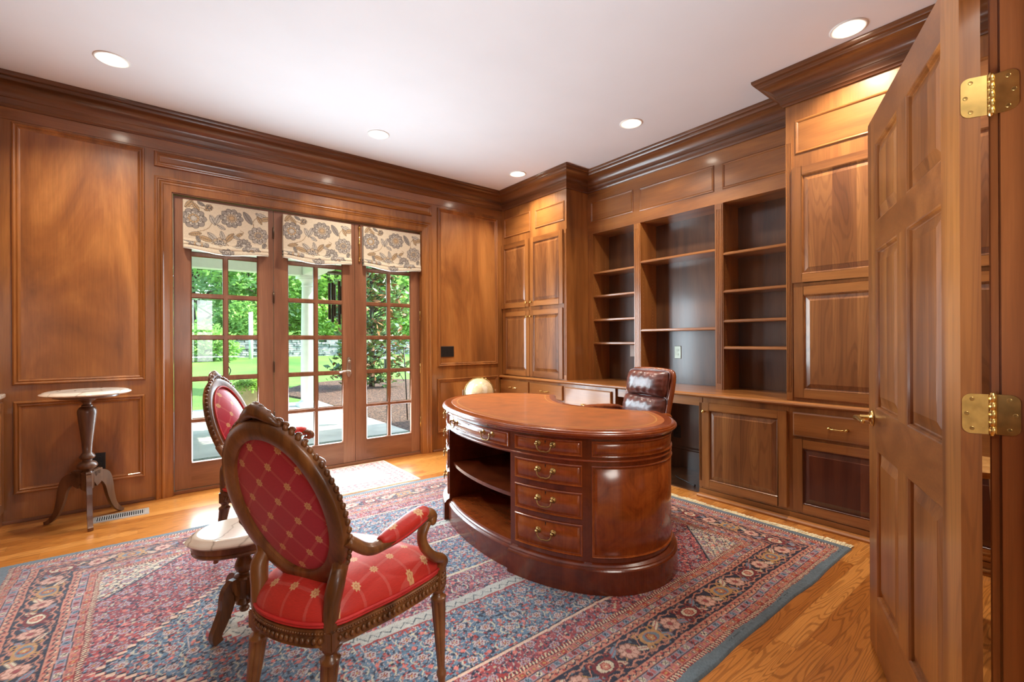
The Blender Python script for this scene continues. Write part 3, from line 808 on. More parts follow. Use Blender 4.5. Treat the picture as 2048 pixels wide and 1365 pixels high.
# ------------------------------------------------------------------ oval partners' desk
DCX, DCY, DA, DB_, DRO, DNE = 2.064, 2.285, .95, .579, .121, 2.109
desk = empty('desk', (DCX, DCY, .0105), -DRO, label='large oval mahogany desk with leather top, curved drawers and open front shelves', cat='desk')
def sp(t, e): return math.copysign(abs(t)**e, t)
def notch(u, off): return (.245 + .235*min(1.6, abs(u)/.5)**1.7) - off
def outline(off, do_notch=True, recess=None, n=240):
    """closed outline, local x = towards the knee side, y = along the length"""
    P = []
    a, b = DA-off, DB_-off; e = 2/DNE
    for k in range(n):
        th = 2*PI*k/n
        u = a*sp(math.cos(th), e); v = -b*sp(math.sin(th), e)
        if v > 0 and do_notch: v = min(v, notch(u, off))
        P.append((u, v))
    if recess:
        hw, dp = recess; Q = []
        vf = lambda u, bb: -bb*(1-(abs(u)/a)**DNE)**(1/DNE)
        done = [False, False]
        for (u, v) in P:
            if v < 0 and abs(u) < hw:
                if not done[0]: Q += [(hw, vf(hw, b)), (hw, vf(hw, b-dp))]; done[0] = True
                Q.append((u, vf(u, b-dp)))
            else:
                if done[0] and not done[1] and v < 0 and u <= -hw: Q += [(-hw, vf(-hw, b-dp)), (-hw, vf(-hw, b))]; done[1] = True
                Q.append((u, v))
        P = Q
    return [(v, u) for u, v in P]
def loop(P, z): return [(x, y, z) for x, y in P]
BO = .035
# top
m = MB()
lv = [(.045, .736), (.020, .738), (.016, .744), (.006, .748), (.001, .755), (.003, .763), (.010, .766), (.011, .770), (.018, .774), (.03, .775)]
m.rings([loop(outline(o_), z) for o_, z in lv], cap1=True); m.sm = [i < (len(lv)-1)*240 for i in range(len(m.f))]
top = m.build('desktop', MGT, desk, local=True, auto=35)
m = MB(); m.rings([loop(outline(.066), .7752), loop(outline(.068), .7762)], cap1=True); li = m.build('leather_inlay', LTOP, desk, local=True)
m = MB()
for a, b in ((.104, .108), (.111, .1125)): m.rings([loop(outline(a), .7766), loop(outline(b), .7766)])
m.build('gilt_tooling', GILT, li, local=True)
# carcass: frieze loop + lower loop with the open centre
HWD = .40
def vfront(u, off): return -(DB_-off)*(1-(abs(u)/(DA-off))**DNE)**(1/DNE)
m = MB()
fr_ = outline(BO); m.rings([loop(fr_, .63), loop(fr_, .742)])
low = []
ins = False
for x, y in outline(BO):
    if x < 0 and abs(y) < HWD:
        if not ins:
            low += [(vfront(HWD, BO), HWD), (.10, HWD), (.10, -HWD), (vfront(HWD, BO), -HWD)]; ins = True
    else: low.append((x, y))
m.rings([loop(low, .13), loop(low, .63)])
rc = [(vfront(u, BO), u) for u in np.linspace(HWD, -HWD, 40)]
def slab(m, P, z0, z1): m.rings([loop(P, z0), loop(P, z1)], cap0=True, cap1=True)
slab(m, rc+[(.10, -HWD), (.10, HWD)], .618, .632)
m.build('carcass', MG, desk, local=True, auto=35)
m = MB(); slab(m, [(vfront(u, .062), u) for u in np.linspace(HWD-.001, -HWD+.001, 40)]+[(.099, -HWD+.001), (.099, HWD-.001)], .372, .392); m.build('shelf', MG, desk, local=True)
m = MB(); slab(m, [(vfront(u, .05), u) for u in np.linspace(HWD-.001, -HWD+.001, 40)]+[(.099, -HWD+.001), (.099, HWD-.001)], .125, .146); m.build('bottom_shelf', MGT, desk, local=True)
# plinth with stepped moulding
pl = [(.0, 0), (.0, .112), (.004, .118), (.012, .122), (.013, .128), (.022, .134), (.034, .14)]
m = MB(); m.rings([loop(outline(o_, True, (HWD+.015, .03)), z) for o_, z in pl]); m.build('plinth', MG, desk, local=True, auto=30)
# bead mouldings on the body
def bead_ring(z, off, r, parent=desk, name='moulding'):
    m = MB(); m.smooth = True; P = outline(off)
    m.rings([loop(outline(off+r), z-r), loop(outline(off), z-r*.6), loop(outline(off-r*.3), z), loop(outline(off), z+r*.6), loop(outline(off+r), z+r)]); m.build(name, MGT, parent, local=True)
bead_ring(.628, BO-.005, .007)
# curved panels
TH = np.linspace(0, PI, 1601)
_a, _b, _e = DA-BO, DB_-BO, 2/DNE
PU = _a*np.sign(np.sin(TH))*np.abs(np.sin(TH))**_e; PV = -_b*np.sign(np.cos(TH))*np.abs(np.cos(TH))**_e
SL = np.r_[0, np.cumsum(np.hypot(np.diff(PU), np.diff(PV)))]
def at(s, side):                      # side -1: towards negative u (camera right), +1 other
    sg = 1 if s >= 0 else -1; q = abs(s)
    u = np.interp(q, SL, PU)*sg*side; v = np.interp(q, SL, PV)
    gu = DNE*np.sign(u)*abs(u/_a)**(DNE-1)/_a; gv = DNE*np.sign(v)*abs(v/_b)**(DNE-1)/_b
    l = math.hypot(gu, gv); return u, v, gu/l, gv/l
def s_of(u, back=False):
    h = len(TH)//2; u = abs(u)
    return float(np.interp(u, PU[:h+1], SL[:h+1])) if not back else float(np.interp(-u, -PU[h:], SL[h:]))
def P3(s, side, z, n):
    u, v, nu, nv = at(s, side); return (v+nv*n, u+nu*n, z)
def curved(s0, s1, z0, z1, side, levels, name, mat, parent, K=26):
    m = MB(); m.smooth = False; R = []
    for i, n in levels:
        ss = np.linspace(s0+i, s1-i, K)
        R.append([P3(s, side, z0+i, n) for s in ss]+[P3(s, side, z1-i, n) for s in ss[::-1]])
    if side > 0: R = [r[::-1] for r in R]
    m.rings(R)
    i, n = levels[-1]; ss = np.linspace(s0+i, s1-i, K)
    lo = [P3(s, side, z0+i, n) for s in ss]; hi = [P3(s, side, z1-i, n) for s in ss]
    for k in range(K-1):
        q = [lo[k], lo[k+1], hi[k+1], hi[k]]
        if side > 0: q = q[::-1]
        m.smooth = True; m.add(q, [(0, 1, 2, 3)]); m.smooth = False
    return m.build(name, mat, parent, local=True, weld=True)
CB = [(0, 0), (0, .006), (.003, .009), (.007, .007), (.009, .0005), (.013, .0005), (.0145, .003)]
def bail(s, side, z, parent, w=.042):
    for_m = MB(); for_m.smooth = True
    pts = {}
    for k in (-1, 1):
        u, v, nu, nv = at(s+k*w, side)
        for_m.lathe([(.0, 0), (.016, 0), (.0165, .002), (.012, .005), (.006, .007), (.005, .014), (.008, .019), (.0075, .025), (.0, .028)], P3(s+k*w, side, z, .002), 14, (nv, nu, 0))
    m = for_m
    q = [(-1, 0), (-.93, -.012), (-.86, -.022), (-.7, -.03), (-.35, -.036), (0, -.034), (.35, -.036), (.7, -.03), (.86, -.022), (.93, -.012), (1, 0)]
    m.tube([P3(s+k*w*1.0, side, z+dz, .023+.004*(1-abs(k))) for k, dz in q], .0036, 8); m.build('handle', ABRASS, parent, local=True)
def keyhole(s, side, z, parent):
    m = MB(); m.add([P3(s+.0035*math.sin(2*PI*j/10), side, z+.0045*math.cos(2*PI*j/10), .0045) for j in range(10)], [tuple(range(10))])
    m.add([P3(s+k*.0015, side, z-dz, .0045) for k, dz in ((-1, .002), (1, .002), (1.2, .012), (-1.2, .012))], [(0, 1, 2, 3)]); m.build('keyhole', DARK, parent, local=True)
rowsz = [(.163, .316), (.343, .47), (.50, .605)]
sa, sb = s_of(.435), s_of(.768)
sc_, sd = s_of(.80), s_of(.60, True)
for side in (-1, 1):
    for z0, z1 in rowsz+[(.647, .725)]:
        d = curved(sa, sb, z0, z1, side, CB, 'drawer', MGB, desk)
        zz_ = z0+(z1-z0)*.60; bail((sa+sb)/2, side, zz_, d); keyhole((sa+sb)/2, side, z1-.018, d)
    curved(sc_, sd, .163, .605, side, CB, 'end_panel', MGB, desk, 60)
    curved(sc_, sd, .647, .725, side, CB, 'end_frieze_panel', MGB, desk, 60)
sw = s_of(.392)
d = curved(-sw, sw, .647, .725, -1, CB, 'drawer', MGB, desk, 40)
for k in (-.22, .22): bail(k, -1, .694, d)
keyhole(0, -1, .71, d)

# ------------------------------------------------------------------ oval-back armchairs
def make_chair():
    root = empty('armchair', (0, 0, 0), cat='chair', group='oval-back armchairs in red damask')
    al, r0, zc, hv, hw, ihv, ihw = .338, .031, .735, .28, .215, .229, .166
    upv = Vector((0, -math.sin(al), math.cos(al))); nv = Vector((0, math.cos(al), math.sin(al))); c = Vector((0, -r0, zc)); ex = Vector((1, 0, 0))
    wr, wf, dp, zr = .14, .255, .385, .337
    def ov(ph, a, b, n=0):    # ph from bottom
        return c + ex*(a*math.sin(ph)) - upv*(b*math.cos(ph)) + nv*n
    # oval frame: swept section
    m = MB(); m.smooth = True; K = 72; R = []
    sec = [(0, -.016), (.25, -.021), (.6, -.021), (.9, -.017), (1, -.008), (1, .008), (.92, .016), (.7, .020), (.45, .016), (.2, .018), (0, .012)]
    for k in range(K):
        ph = 2*PI*k/K
        R.append([ov(ph, ihw-.004+(hw-ihw+.004)*t, ihv-.004+(hv-ihv+.004)*t, n) for t, n in sec])
    m.rings(R+[R[0]]); fo = m.build('back_frame', WN, root, local=True, auto=50)
    # carved rope edge
    m = MB(); m.smooth = True
    for k in range(66):
        ph = 2*PI*(k+.5)/66
        if math.cos(ph) > .8: continue
        p = ov(ph, hw+.001, hv+.001, .006); m.ball(p, .0085, 7, 5, (1, 1, 1.2))
    m.build('carved_beading', WN, fo, local=True)
    # crest
    m = MB(); m.smooth = True
    ct = ov(PI, hw, hv)
    m.tube([ov(PI+a, hw+.006, hv+.006+h, .002) for a, h in ((-.34, -.006), (-.2, .004), (-.1, .014), (0, .02), (.1, .014), (.2, .004), (.34, -.006))], [.006, .014, .018, .022, .018, .014, .006], 12)
    for k, (a, h, r) in enumerate(((-.16, .022, .014), (-.07, .034, .014), (.0, .038, .016), (.07, .034, .014), (.16, .022, .014), (-.24, .01, .011), (.24, .01, .011))):
        m.ball(ov(PI+a, hw, hv+h-.006, .008), r, 10, 7, (1, .8, 1))
    for s in (-1, 1):
        for q in range(5):
            m.ball(ov(PI+s*(.3+.1*q), hw+.002, hv+.004, .014), .012-.001*q, 8, 6, (1.3, .7, .8))
    m.build('carved_crest', WN, fo, local=True)
    # upholstered oval, front and back
    m = MB(); m.smooth = True; rr = np.linspace(0, 1, 9)
    for sgn, bulge in ((1, .045), (-1, .012)):
        R = []
        for t in rr[1:]:
            n = sgn*(.006 + bulge*(1-t**2)**.8)
            ring = [ov(2*PI*k/48*(sgn), ihw*t, ihv*t, n) for k in range(48)]
            R.append(ring)
        R = R[::-1]; m.rings(R, cap1=True)
    m.build('back_cushion', FBACK, root, local=True)
    m = MB(); m.smooth = True; m.tube([ov(2*PI*k/60, ihw-.002, ihv-.002, .018) for k in range(60)], .005, 8, closed=True); m.build('piping', PIPE, root, local=True)
    # stiles down to the back legs
    for s in (-1, 1):
        m = MB(); m.smooth = True
        e1, e2, e3 = ov(s*.62, hw-.012, hv-.022), ov(s*.95, hw-.008, hv-.02), ov(s*1.3, hw-.012, hv-.02)
        m.tube(cat([(s*wr, .0, .335), (s*wr, -.002, .41), (s*(wr+.004), .0, .47), (s*(wr+.012), .008, .525), e1*.35+e2*.65, e3], 5), [.0245]*6+[.0255]*5+[.027]*5+[.026]*5+[.023, .021, .018, .014, .01], 12, flat=.9); m.build('back_stile', WN, root, local=True)
        m = MB().box(s*wr-.0235, -.025, .338, s*wr+.0235, .022, .395); b_ = m.build('leg_block', WN, root, local=True, bevel=.003)
    # seat rail
    pts = [(-wr, -.012), (0, -.046), (wr, -.012), (wr+.062, .11), (wf-.012, .24), (wf, dp), (wf*.55, dp+.028), (0, dp+.045), (-wf*.55, dp+.028), (-wf, dp), (-wf+.012, .24), (-wr-.062, .11)]
    oc = [Vector((p.x, p.y)) for p in cat([(x, y, 0) for x, y in pts], 8, True)]
    n = len(oc); cen = Vector((0, .18))
    def off(d): 
        out = []
        for i in range(n):
            t = (oc[(i+1) % n]-oc[i-1]).normalized(); nn = Vector((t.y, -t.x))
            out.append(oc[i]+nn*d)
        return out
    def lp(d, z): return [(p.x, p.y, z) for p in off(d)]
    m = MB(); m.smooth = True
    m.rings([lp(-.04, .347), lp(.0, .345), lp(.006, .35), (lp(.003, .357)), lp(.004, .38), lp(.010, .386), lp(.008, .396), lp(.0, .402), lp(-.04, .402)]); rail = m.build('seat_rail', WN, root, local=True, auto=40)
    m = MB(); m.smooth = True
    acc = 0; P = off(.006)
    for i in range(n):
        a, b = P[i], P[(i+1) % n]; L = (b-a).length; k0 = acc
        while acc < L:
            q = a.lerp(b, acc/L); m.ball((q.x, q.y, .368), .0075, 7, 5, (1, 1, 1.25)); acc += .0175
        acc -= L
    acc = 0; P = off(.010)
    for i in range(n):
        a, b = P[i], P[(i+1) % n]; L = (b-a).length
        while acc < L:
            q = a.lerp(b, acc/L); m.ball((q.x, q.y, .391), .004, 5, 4); acc += .0085
        acc -= L
    m.build('carved_beading', WN, rail, local=True)
    # cushion
    def sc(k, z, d=0):
        P = off(d); return [((p.x)*k, (p.y-.18)*k+.18, z) for p in P]
    m = MB(); m.smooth = True
    m.rings([sc(1, .40, -.004), sc(1, .416, .005), sc(1, .436, .002), sc(.97, .455), sc(.9, .473), sc(.78, .489), sc(.6, .501), sc(.4, .508), sc(.2, .511), sc(.04, .512)], cap1=True); m.build('seat_cushion', FSEAT, root, local=True)
    m = MB(); m.smooth = True
    for z, d in ((.408, .004), (.4165, .007)): m.tube([(p.x, p.y, z) for p in off(d)], .0052, 8, closed=True)
    m.build('piping', PIPE, root, local=True)
    # legs: turned, tapered, fluted
    for (x, y, rear) in ((-wr, 0, 1), (wr, 0, 1), (-wf, dp, 0), (wf, dp, 0)):
        m = MB(); m.smooth = True
        pr = [(.010, .012), (.0125, .014), (.0135, .03), (.017, .04), (.017, .052), (.0125, .06), (.0128, .066)]
        pr += [(.0130+.0125*(z-.07)/.23, z) for z in np.linspace(.07, .30, 8)]
        pr += [(.027, .303), (.028, .312), (.019, .318), (.0165, .327), (.024, .334), (.026, .345)]
        k = .05 if rear else 0
        m.lathe(pr, (0, 0, 0), 40, (0, 0, 1), (.068, .30, 6, .22))
        m.v = [(px+x*(1+(.06*(1-pz/.345))), py+y-k*(1-pz/.345), pz) for px, py, pz in m.v]
        m.build('leg', WN, root, local=True, auto=60)
        if not rear:
            s = 1 if x > 0 else -1
            m = MB().box(x-.021, y-.022, .343, x+.021, y+.026, .412); b_ = m.build('leg_block', WN, root, local=True, bevel=.003)
            m = MB(); m.smooth = True
            for a in range(6): m.ball((x+s*.021, y+.002+.011*math.cos(a*PI/3), .377+.014*math.sin(a*PI/3)), .007, 7, 5)
            m.ball((x+s*.021, y+.002, .377), .007, 7, 5); m.build('carved_rosette', WN, b_, local=True)
    # arms
    for s in (-1, 1):
        st_ = ov(s*1.25, hw-.006, hv-.01)
        A_ = cat([st_, (s*.228, .05, .612), (s*.247, .11, .612), (s*.262, .18, .620), (s*.268, .25, .630), (s*.268, .30, .634), (s*.268, .322, .620), (s*.268, .318, .600)], 6)
        m = MB(); m.smooth = True; nA = len(A_)
        m.tube(A_, [.021+.003*math.sin(PI*i/nA) for i in range(nA)], 12, flat=.8)
        m.lathe([(.0, -.021), (.013, -.021), (.016, -.017), (.016, .017), (.013, .021), (.0, .021)], (s*.268, .313, .608), 16, (1, 0, 0))
        arm = m.build('arm', WN, root, local=True)
        m = MB(); m.smooth = True
        m.tube(cat([(s*.268, .296, .61), (s*.262, .276, .57), (s*.264, .288, .525), (s*.27, .335, .475), (s*.268, .385, .445), (s*.258, .388, .405)], 6), [.019]*6+[.0185]*6+[.019]*6+[.021]*6+[.024]*6+[.022], 12, flat=.85)
        m.lathe([(.0, -.024), (.014, -.024), (.018, -.02), (.018, .02), (.014, .024), (.0, .024)], (s*.262, .39, .435), 16, (1, 0, 0)); m.build('arm_support', WN, arm, local=True)
        m = MB(); m.smooth = True
        pad = cat([(s*.243, .085, .622), (s*.254, .135, .628), (s*.264, .195, .639), (s*.268, .255, .648), (s*.268, .290, .650)], 6); npd = len(pad)
        m.tube(pad, [.006+.026*min(1, math.sin(PI*min(1, max(0, (i+.6)/(npd+.2))))**.45) for i in range(npd)], 16, flat=.8); m.build('arm_pad', FARM, root, local=True)
        m = MB(); m.smooth = True
        q0 = [p+Vector((0, 0, -.016)) for p in pad]
        ring = [p+Vector((.024*math.sin(PI*min(1, (i+.4)/npd))**.4, 0, 0)) for i, p in enumerate(q0)]+[p-Vector((.024*math.sin(PI*min(1, (i+.4)/npd))**.4, 0, 0)) for i, p in list(enumerate(q0))[::-1]]
        m.tube(ring, .0048, 7, closed=True); m.build('piping', PIPE, root, local=True)
    return root
ch1 = make_chair()
ch1.location = (.345, 1.482, .012); ch1.rotation_euler = (0, 0, .513-PI/2); ch1['label'] = 'oval-back red armchair seen from behind, nearest the camera'
ch2 = copy_tree(ch1)
ch2.location = (.417, 3.072, .012); ch2.rotation_euler = (0, 0, -.567-PI/2); ch2['label'] = 'red damask oval-back armchair in front of the leftmost french door leaf'

# ------------------------------------------------------------------ small tables
def ribbon(O, ang, pts, ws, th):
    """flat scroll-cut board: centre line pts (r, z), widths ws"""
    c = cat([(r, z, 0) for r, z in pts], 6); w = np.interp(np.linspace(0, 1, len(c)), np.linspace(0, 1, len(ws)), ws)
    L, Rr_ = [], []
    for i in range(len(c)):
        t = (c[min(i+1, len(c)-1)]-c[max(i-1, 0)]).normalized(); nn = Vector((-t.y, t.x, 0))
        a = c[i]+nn*w[i]/2; b = c[i]-nn*w[i]/2; L.append(a); Rr_.append(b)
    ca, sa_ = math.cos(ang), math.sin(ang)
    def W3(p, k): return (O[0]+p.x*ca-k*sa_, O[1]+p.x*sa_+k*ca, max(p.y, O[2]))
    m = MB(); R = []
    for i in range(len(c)):
        R.append([W3(L[i], -th/2), W3(L[i], th/2), W3(Rr_[i], th/2), W3(Rr_[i], -th/2)])
    m.rings(R, cap0=True, cap1=True); return m
TX0, TY0 = .327, 2.254
t = empty('side_table', (TX0, TY0, .012), label='low side table with small oval marble top between the two armchairs', cat='table')
def oval(a, b, z, lob=.0): return [(TX0+a*(1+lob*math.cos(8*th))*math.cos(th), TY0+b*(1+lob*math.cos(8*th))*math.sin(th), z) for th in [2*PI*k/96 for k in range(96)]]
m = MB(); m.smooth = True
m.rings([oval(.19, .145, .411), oval(.2, .155, .413, .012), oval(.205, .16, .42, .014), oval(.2, .155, .428, .014), oval(.188, .143, .432, .01), oval(.182, .137, .440, .004), oval(.174, .129, .4435), oval(.165, .12, .444)], cap0=True, cap1=True); m.build('marble_top', MARB, t, auto=45)
m = MB(); m.smooth = True
m.rings([oval(.165, .12, .366), oval(.182, .137, .367), oval(.186, .141, .374), oval(.181, .136, .381), oval(.188, .143, .388), oval(.188, .143, .410), oval(.1, .08, .411)], cap0=True); m.build('apron', WN, t, auto=45)
m = MB(); m.smooth = True
m.lathe([(.03, .366), (.03, .352), (.02, .345), (.018, .33), (.024, .315), (.034, .29), (.037, .275), (.03, .258), (.02, .25), (.02, .244), (.038, .238), (.04, .228), (.03, .222), (.03, .15), (.022, .143), (.03, .132), (.032, .122), (.02, .114), (.012, .108), (.02, .098), (.016, .086), (.0, .08)], (TX0, TY0, 0), 28); m.build('pedestal', WN, t, auto=50)
for k in range(4):
    ribbon((TX0, TY0, .013), math.radians(208+90*k), [(.02, .185), (.055, .195), (.074, .175), (.083, .13), (.108, .08), (.125, .045), (.116, .014)], [.09, .085, .06, .052, .046, .04, .034], .026).build('leg', WN, t, bevel=.003)
    ribbon((TX0, TY0, .013), math.radians(208+90*k), [(.045, .23), (.062, .232), (.07, .222)], [.03, .026, .02], .026)
PX, PY = -.31, 4.27
t = empty('pedestal_table', (PX, PY, 0), label='tall pedestal table with round marble top and three scrolled feet', cat='table')
m = MB(); m.smooth = True; m.lathe([(.2, .872), (.222, .873), (.23, .877), (.236, .882), (.232, .888), (.222, .891), (.218, .895), (.205, .899), (.19, .9)], (PX, PY, 0), 64); m.build('marble_top', MARB, t, auto=45)
m = MB(); m.smooth = True; m.lathe([(.05, .846), (.14, .848), (.17, .856), (.175, .871), (.1, .872)], (PX, PY, 0), 48); m.build('under_rail', WP, t, auto=45)
m = MB(); m.smooth = True
m.lathe([(.05, .848), (.05, .838), (.044, .832), (.03, .822), (.022, .812), (.022, .804), (.03, .798), (.03, .79), (.042, .782), (.051, .765), (.052, .745), (.047, .70), (.038, .62), (.029, .54), (.025, .478), (.032, .468), (.04, .458), (.043, .447), (.038, .437), (.026, .43), (.026, .42), (.046, .41), (.053, .398), (.055, .385), (.048, .373), (.03, .362), (.025, .35), (.03, .343), (.036, .338), (.036, .236), (.028, .226), (.015, .215), (.0, .212)], (PX, PY, 0), 36); m.build('pedestal', WP, t, auto=50)
for a, rr_ in ((150, .25), (278, .215), (42, .235)):
    q = rr_/.235
    ribbon((PX, PY, .001), math.radians(a), [(.03, .28), (.075, .30), (.11*q, .285), (.135*q, .23), (.15*q, .15), (.175*q, .07), (.215*q, .02), (.24*q, .013)], [.1, .085, .075, .055, .045, .034, .026, .018], .028).build('leg', WP, t, bevel=.003)
    ribbon((PX, PY, .001), math.radians(a), [(.035, .325), (.07, .338), (.088, .352)], [.05, .035, .012], .028).build('leg_scroll', WP, t, bevel=.002)

# ------------------------------------------------------------------ globe
GX, GY, GZ, GR = 2.81, 4.13, .672, .152
def globe_mat():
    m, nt, b, out = newmat('antique_globe_paper')
    v = objmap(nt); f = noise(nt, v, 7, 6, .6, .4); g = noise(nt, v, 26, 4)
    c = ramp(nt, f, [(.42, lin(226, 214, 190)), (.5, lin(206, 182, 142)), (.6, lin(222, 200, 156))])
    c = mixc(nt, math_(nt, 'MULTIPLY', math_(nt, 'GREATER_THAN', g, .62), .3), c, lin(150, 140, 120))
    nt.links.new(c, b.inputs['Base Color']); b.inputs['Roughness'].default_value = .3; b.inputs['Coat Weight'].default_value = .4; return m
g = empty('globe', (GX, GY, 0), label='antique cream globe in a tilted ring in the far corner behind the desk', cat='globe')
m = MB(); m.smooth = True; m.ball((GX, GY, GZ), GR, 48, 32); m.build('sphere', globe_mat(), g)
m = MB(); m.smooth = True
axd = Vector((.45, -.1, .88)).normalized(); pe = axd.cross(Vector((.62, .785, 0))).normalized(); 
for k in range(1): pass
m.tube([Vector((GX, GY, GZ))+axd*(GR+.006)*math.cos(a)+pe*(GR+.006)*math.sin(a) for a in [2*PI*j/64 for j in range(64)]], .0055, 8, closed=True)
m.ball(Vector((GX, GY, GZ))+axd*(GR+.012), .01); m.build('meridian_ring', ABRASS, g)
m = MB(); m.smooth = True
q1 = Vector((.785, -.62, .0)); q2 = Vector((-.25, -.32, .9)).normalized().cross(q1).normalized()
q1 = Vector((.77, -.6, -.22)).normalized(); q2 = q1.cross(Vector((-.30, -.55, .78))).normalized()
m.tube([Vector((GX, GY, GZ))+q1*(GR+.004)*math.cos(a)+q2*(GR+.004)*math.sin(a) for a in [2*PI*j/64 for j in range(64)]], .0045, 8, closed=True, flat=1); m.build('horizon_ring', PEWTER, g)
m = MB(); m.smooth = True
m.tube([Vector((GX, GY, GZ))+Vector((.785*math.sin(a), -.62*math.sin(a), -math.cos(a)))*(GR+.022) for a in np.linspace(-1.75, 1.75, 30)], .008, 8)
m.lathe([(.02, GZ-GR-.012), (.03, GZ-GR-.03), (.018, GZ-GR-.06), (.026, .38), (.034, .3), (.02, .24), (.03, .2), (.03, .12), (.0, .1)], (GX, GY, 0), 20); m.build('stand', WN, g)
for k in range(3): ribbon((GX, GY, .001), math.radians(30+120*k), [(.02, .17), (.08, .16), (.12, .09), (.17, .012)], [.05, .045, .035, .02], .022).build('leg', WN, g)

# ------------------------------------------------------------------ office chair (local: x = forward)
oc_ = empty('office_chair', (2.90, 2.07, .0), PI-.2, label='wood-framed office chair with brown leather cushions behind the oval desk', cat='chair')
def pillow(cx, cz, w, h, t, tilt, x0, name):
    m = MB(); m.smooth = True; nu, nv_ = 40, 22; F_, B_ = [], []
    for j in range(nv_+1):
        for i in range(nu+1):
            a = -1+2*i/nu; b = -1+2*j/nv_
            k = (1-abs(a)**4)**.5*(1-abs(b)**3)**.5
            wr_ = .0035*math.sin(a*19+3*math.sin(b*2))*math.exp(-((abs(b)-.75)/.3)**2)+.003*math.sin(b*16+a*5)*math.exp(-((abs(a)-.85)/.18)**2)
            pinch = 1-.05*abs(b)**3
            y = a*w/2*pinch; z = b*h/2*(1-.06*(1-a*a)*(1 if b < 0 else -.2)); F_.append((y, z, t*k+wr_*k)); B_.append((y, z, -t*.35*k))
    def W3(p): 
        y, z, n = p; return (x0+n*math.cos(tilt)-z*math.sin(tilt), -y, cz+z*math.cos(tilt)+n*math.sin(tilt))
    R = [[W3(F_[j*(nu+1)+i]) for i in range(nu+1)] for j in range(nv_+1)]; m.rings(R, closed=False)
    R = [[W3(B_[j*(nu+1)+i]) for i in range(nu, -1, -1)] for j in range(nv_+1)]; m.rings(R, closed=False)
    o = m.build(name, LEATH, oc_, local=True)
    m = MB(); m.smooth = True
    ed = [(-w/2*.96, -h/2*.97), (-w/2, 0), (-w/2*.96, h/2*.97), (0, h/2), (w/2*.96, h/2*.97), (w/2, 0), (w/2*.96, -h/2*.97), (0, -h/2)]
    m.tube([W3((p.x, p.y, .0)) for p in cat([(a, b, 0) for a, b in ed], 6, True)], .006, 8, closed=True); m.build('piping', LEATH, o, local=True)
pillow(0, .905, .40, .19, .075, .16, -.005, 'head_cushion')
pillow(0, .715, .42, .21, .075, .14, .03, 'back_cushion')
pillow(0, .53, .44, .2, .06, .1, .06, 'lumbar_cushion')
m = MB(); m.smooth = True
fpts = [(.09, -.215, .40), (.06, -.22, .55), (.02, -.22, .72), (-.03, -.215, .90), (-.05, -.20, .98), (-.056, -.15, .998), (-.058, 0, 1.004), (-.056, .15, .998), (-.05, .20, .98), (-.03, .215, .90), (.02, .22, .72), (.06, .22, .55), (.09, .215, .40)]
m.tube(cat(fpts, 6), .019, 12, flat=1.1); m.build('back_frame', OF, oc_, local=True)
m = MB(); m.smooth = True
R = [[(x-.022, y*.95, z) for y in np.linspace(-.21, .21, 9)] for x, z in ((.075, .42), (.05, .55), (.01, .72), (-.035, .9), (-.05, .985))]
m.rings(R, closed=False); m.build('back_shell', LEATH, oc_, local=True)
for s in (-1, 1):
    m = MB(); m.smooth = True
    m.tube(cat([(.02, s*.222, .66), (.05, s*.25, .70), (.14, s*.272, .712), (.26, s*.276, .716), (.36, s*.27, .712), (.41, s*.265, .69), (.40, s*.262, .62), (.34, s*.255, .52), (.26, s*.24, .44), (.2, s*.22, .42)], 6), [.024]*20+[.026]*15+[.022]*20, 12, flat=.8); m.build('arm', OF, oc_, local=True)
m = MB(); m.smooth = True
R = []
for z, k in ((.40, .9), (.405, .98), (.44, 1.0), (.475, .97), (.495, .85), (.502, .6), (.505, .2)):
    R.append([(.24+.24*k*sp(math.cos(a), .5), .23*k*sp(math.sin(a), .5), z) for a in [2*PI*j/40 for j in range(40)]])
m.rings(R, cap0=True, cap1=True); m.build('seat_cushion', LEATH, oc_, local=True)
m = MB(); m.smooth = True; m.lathe([(.06, .40), (.06, .385), (.025, .38), (.025, .2), (.035, .195), (.035, .1), (.0, .09)], (.2, 0, 0), 20); m.build('column', BLK, oc_, local=True)
for k in range(5):
    a = 2*PI*k/5+.3; m = MB(); m.smooth = True
    ex_, ey_ = .2+.26*math.cos(a), .26*math.sin(a)
    m.tube([(.2, 0, .125), (.2+.13*math.cos(a), .13*math.sin(a), .12), (ex_, ey_, .085)], [.028, .024, .018], 10); l_ = m.build('base_leg', OF, oc_, local=True)
    m = MB(); m.smooth = True; m.lathe([(.0, -.018), (.026, -.018), (.028, -.012), (.028, .012), (.026, .018), (.0, .018)], (ex_, ey_, .041), 16, (-math.sin(a), math.cos(a), 0))
    m.tube([(ex_, ey_, .09), (ex_, ey_, .05)], .006, 8); m.build('caster', BLK, l_, local=True)

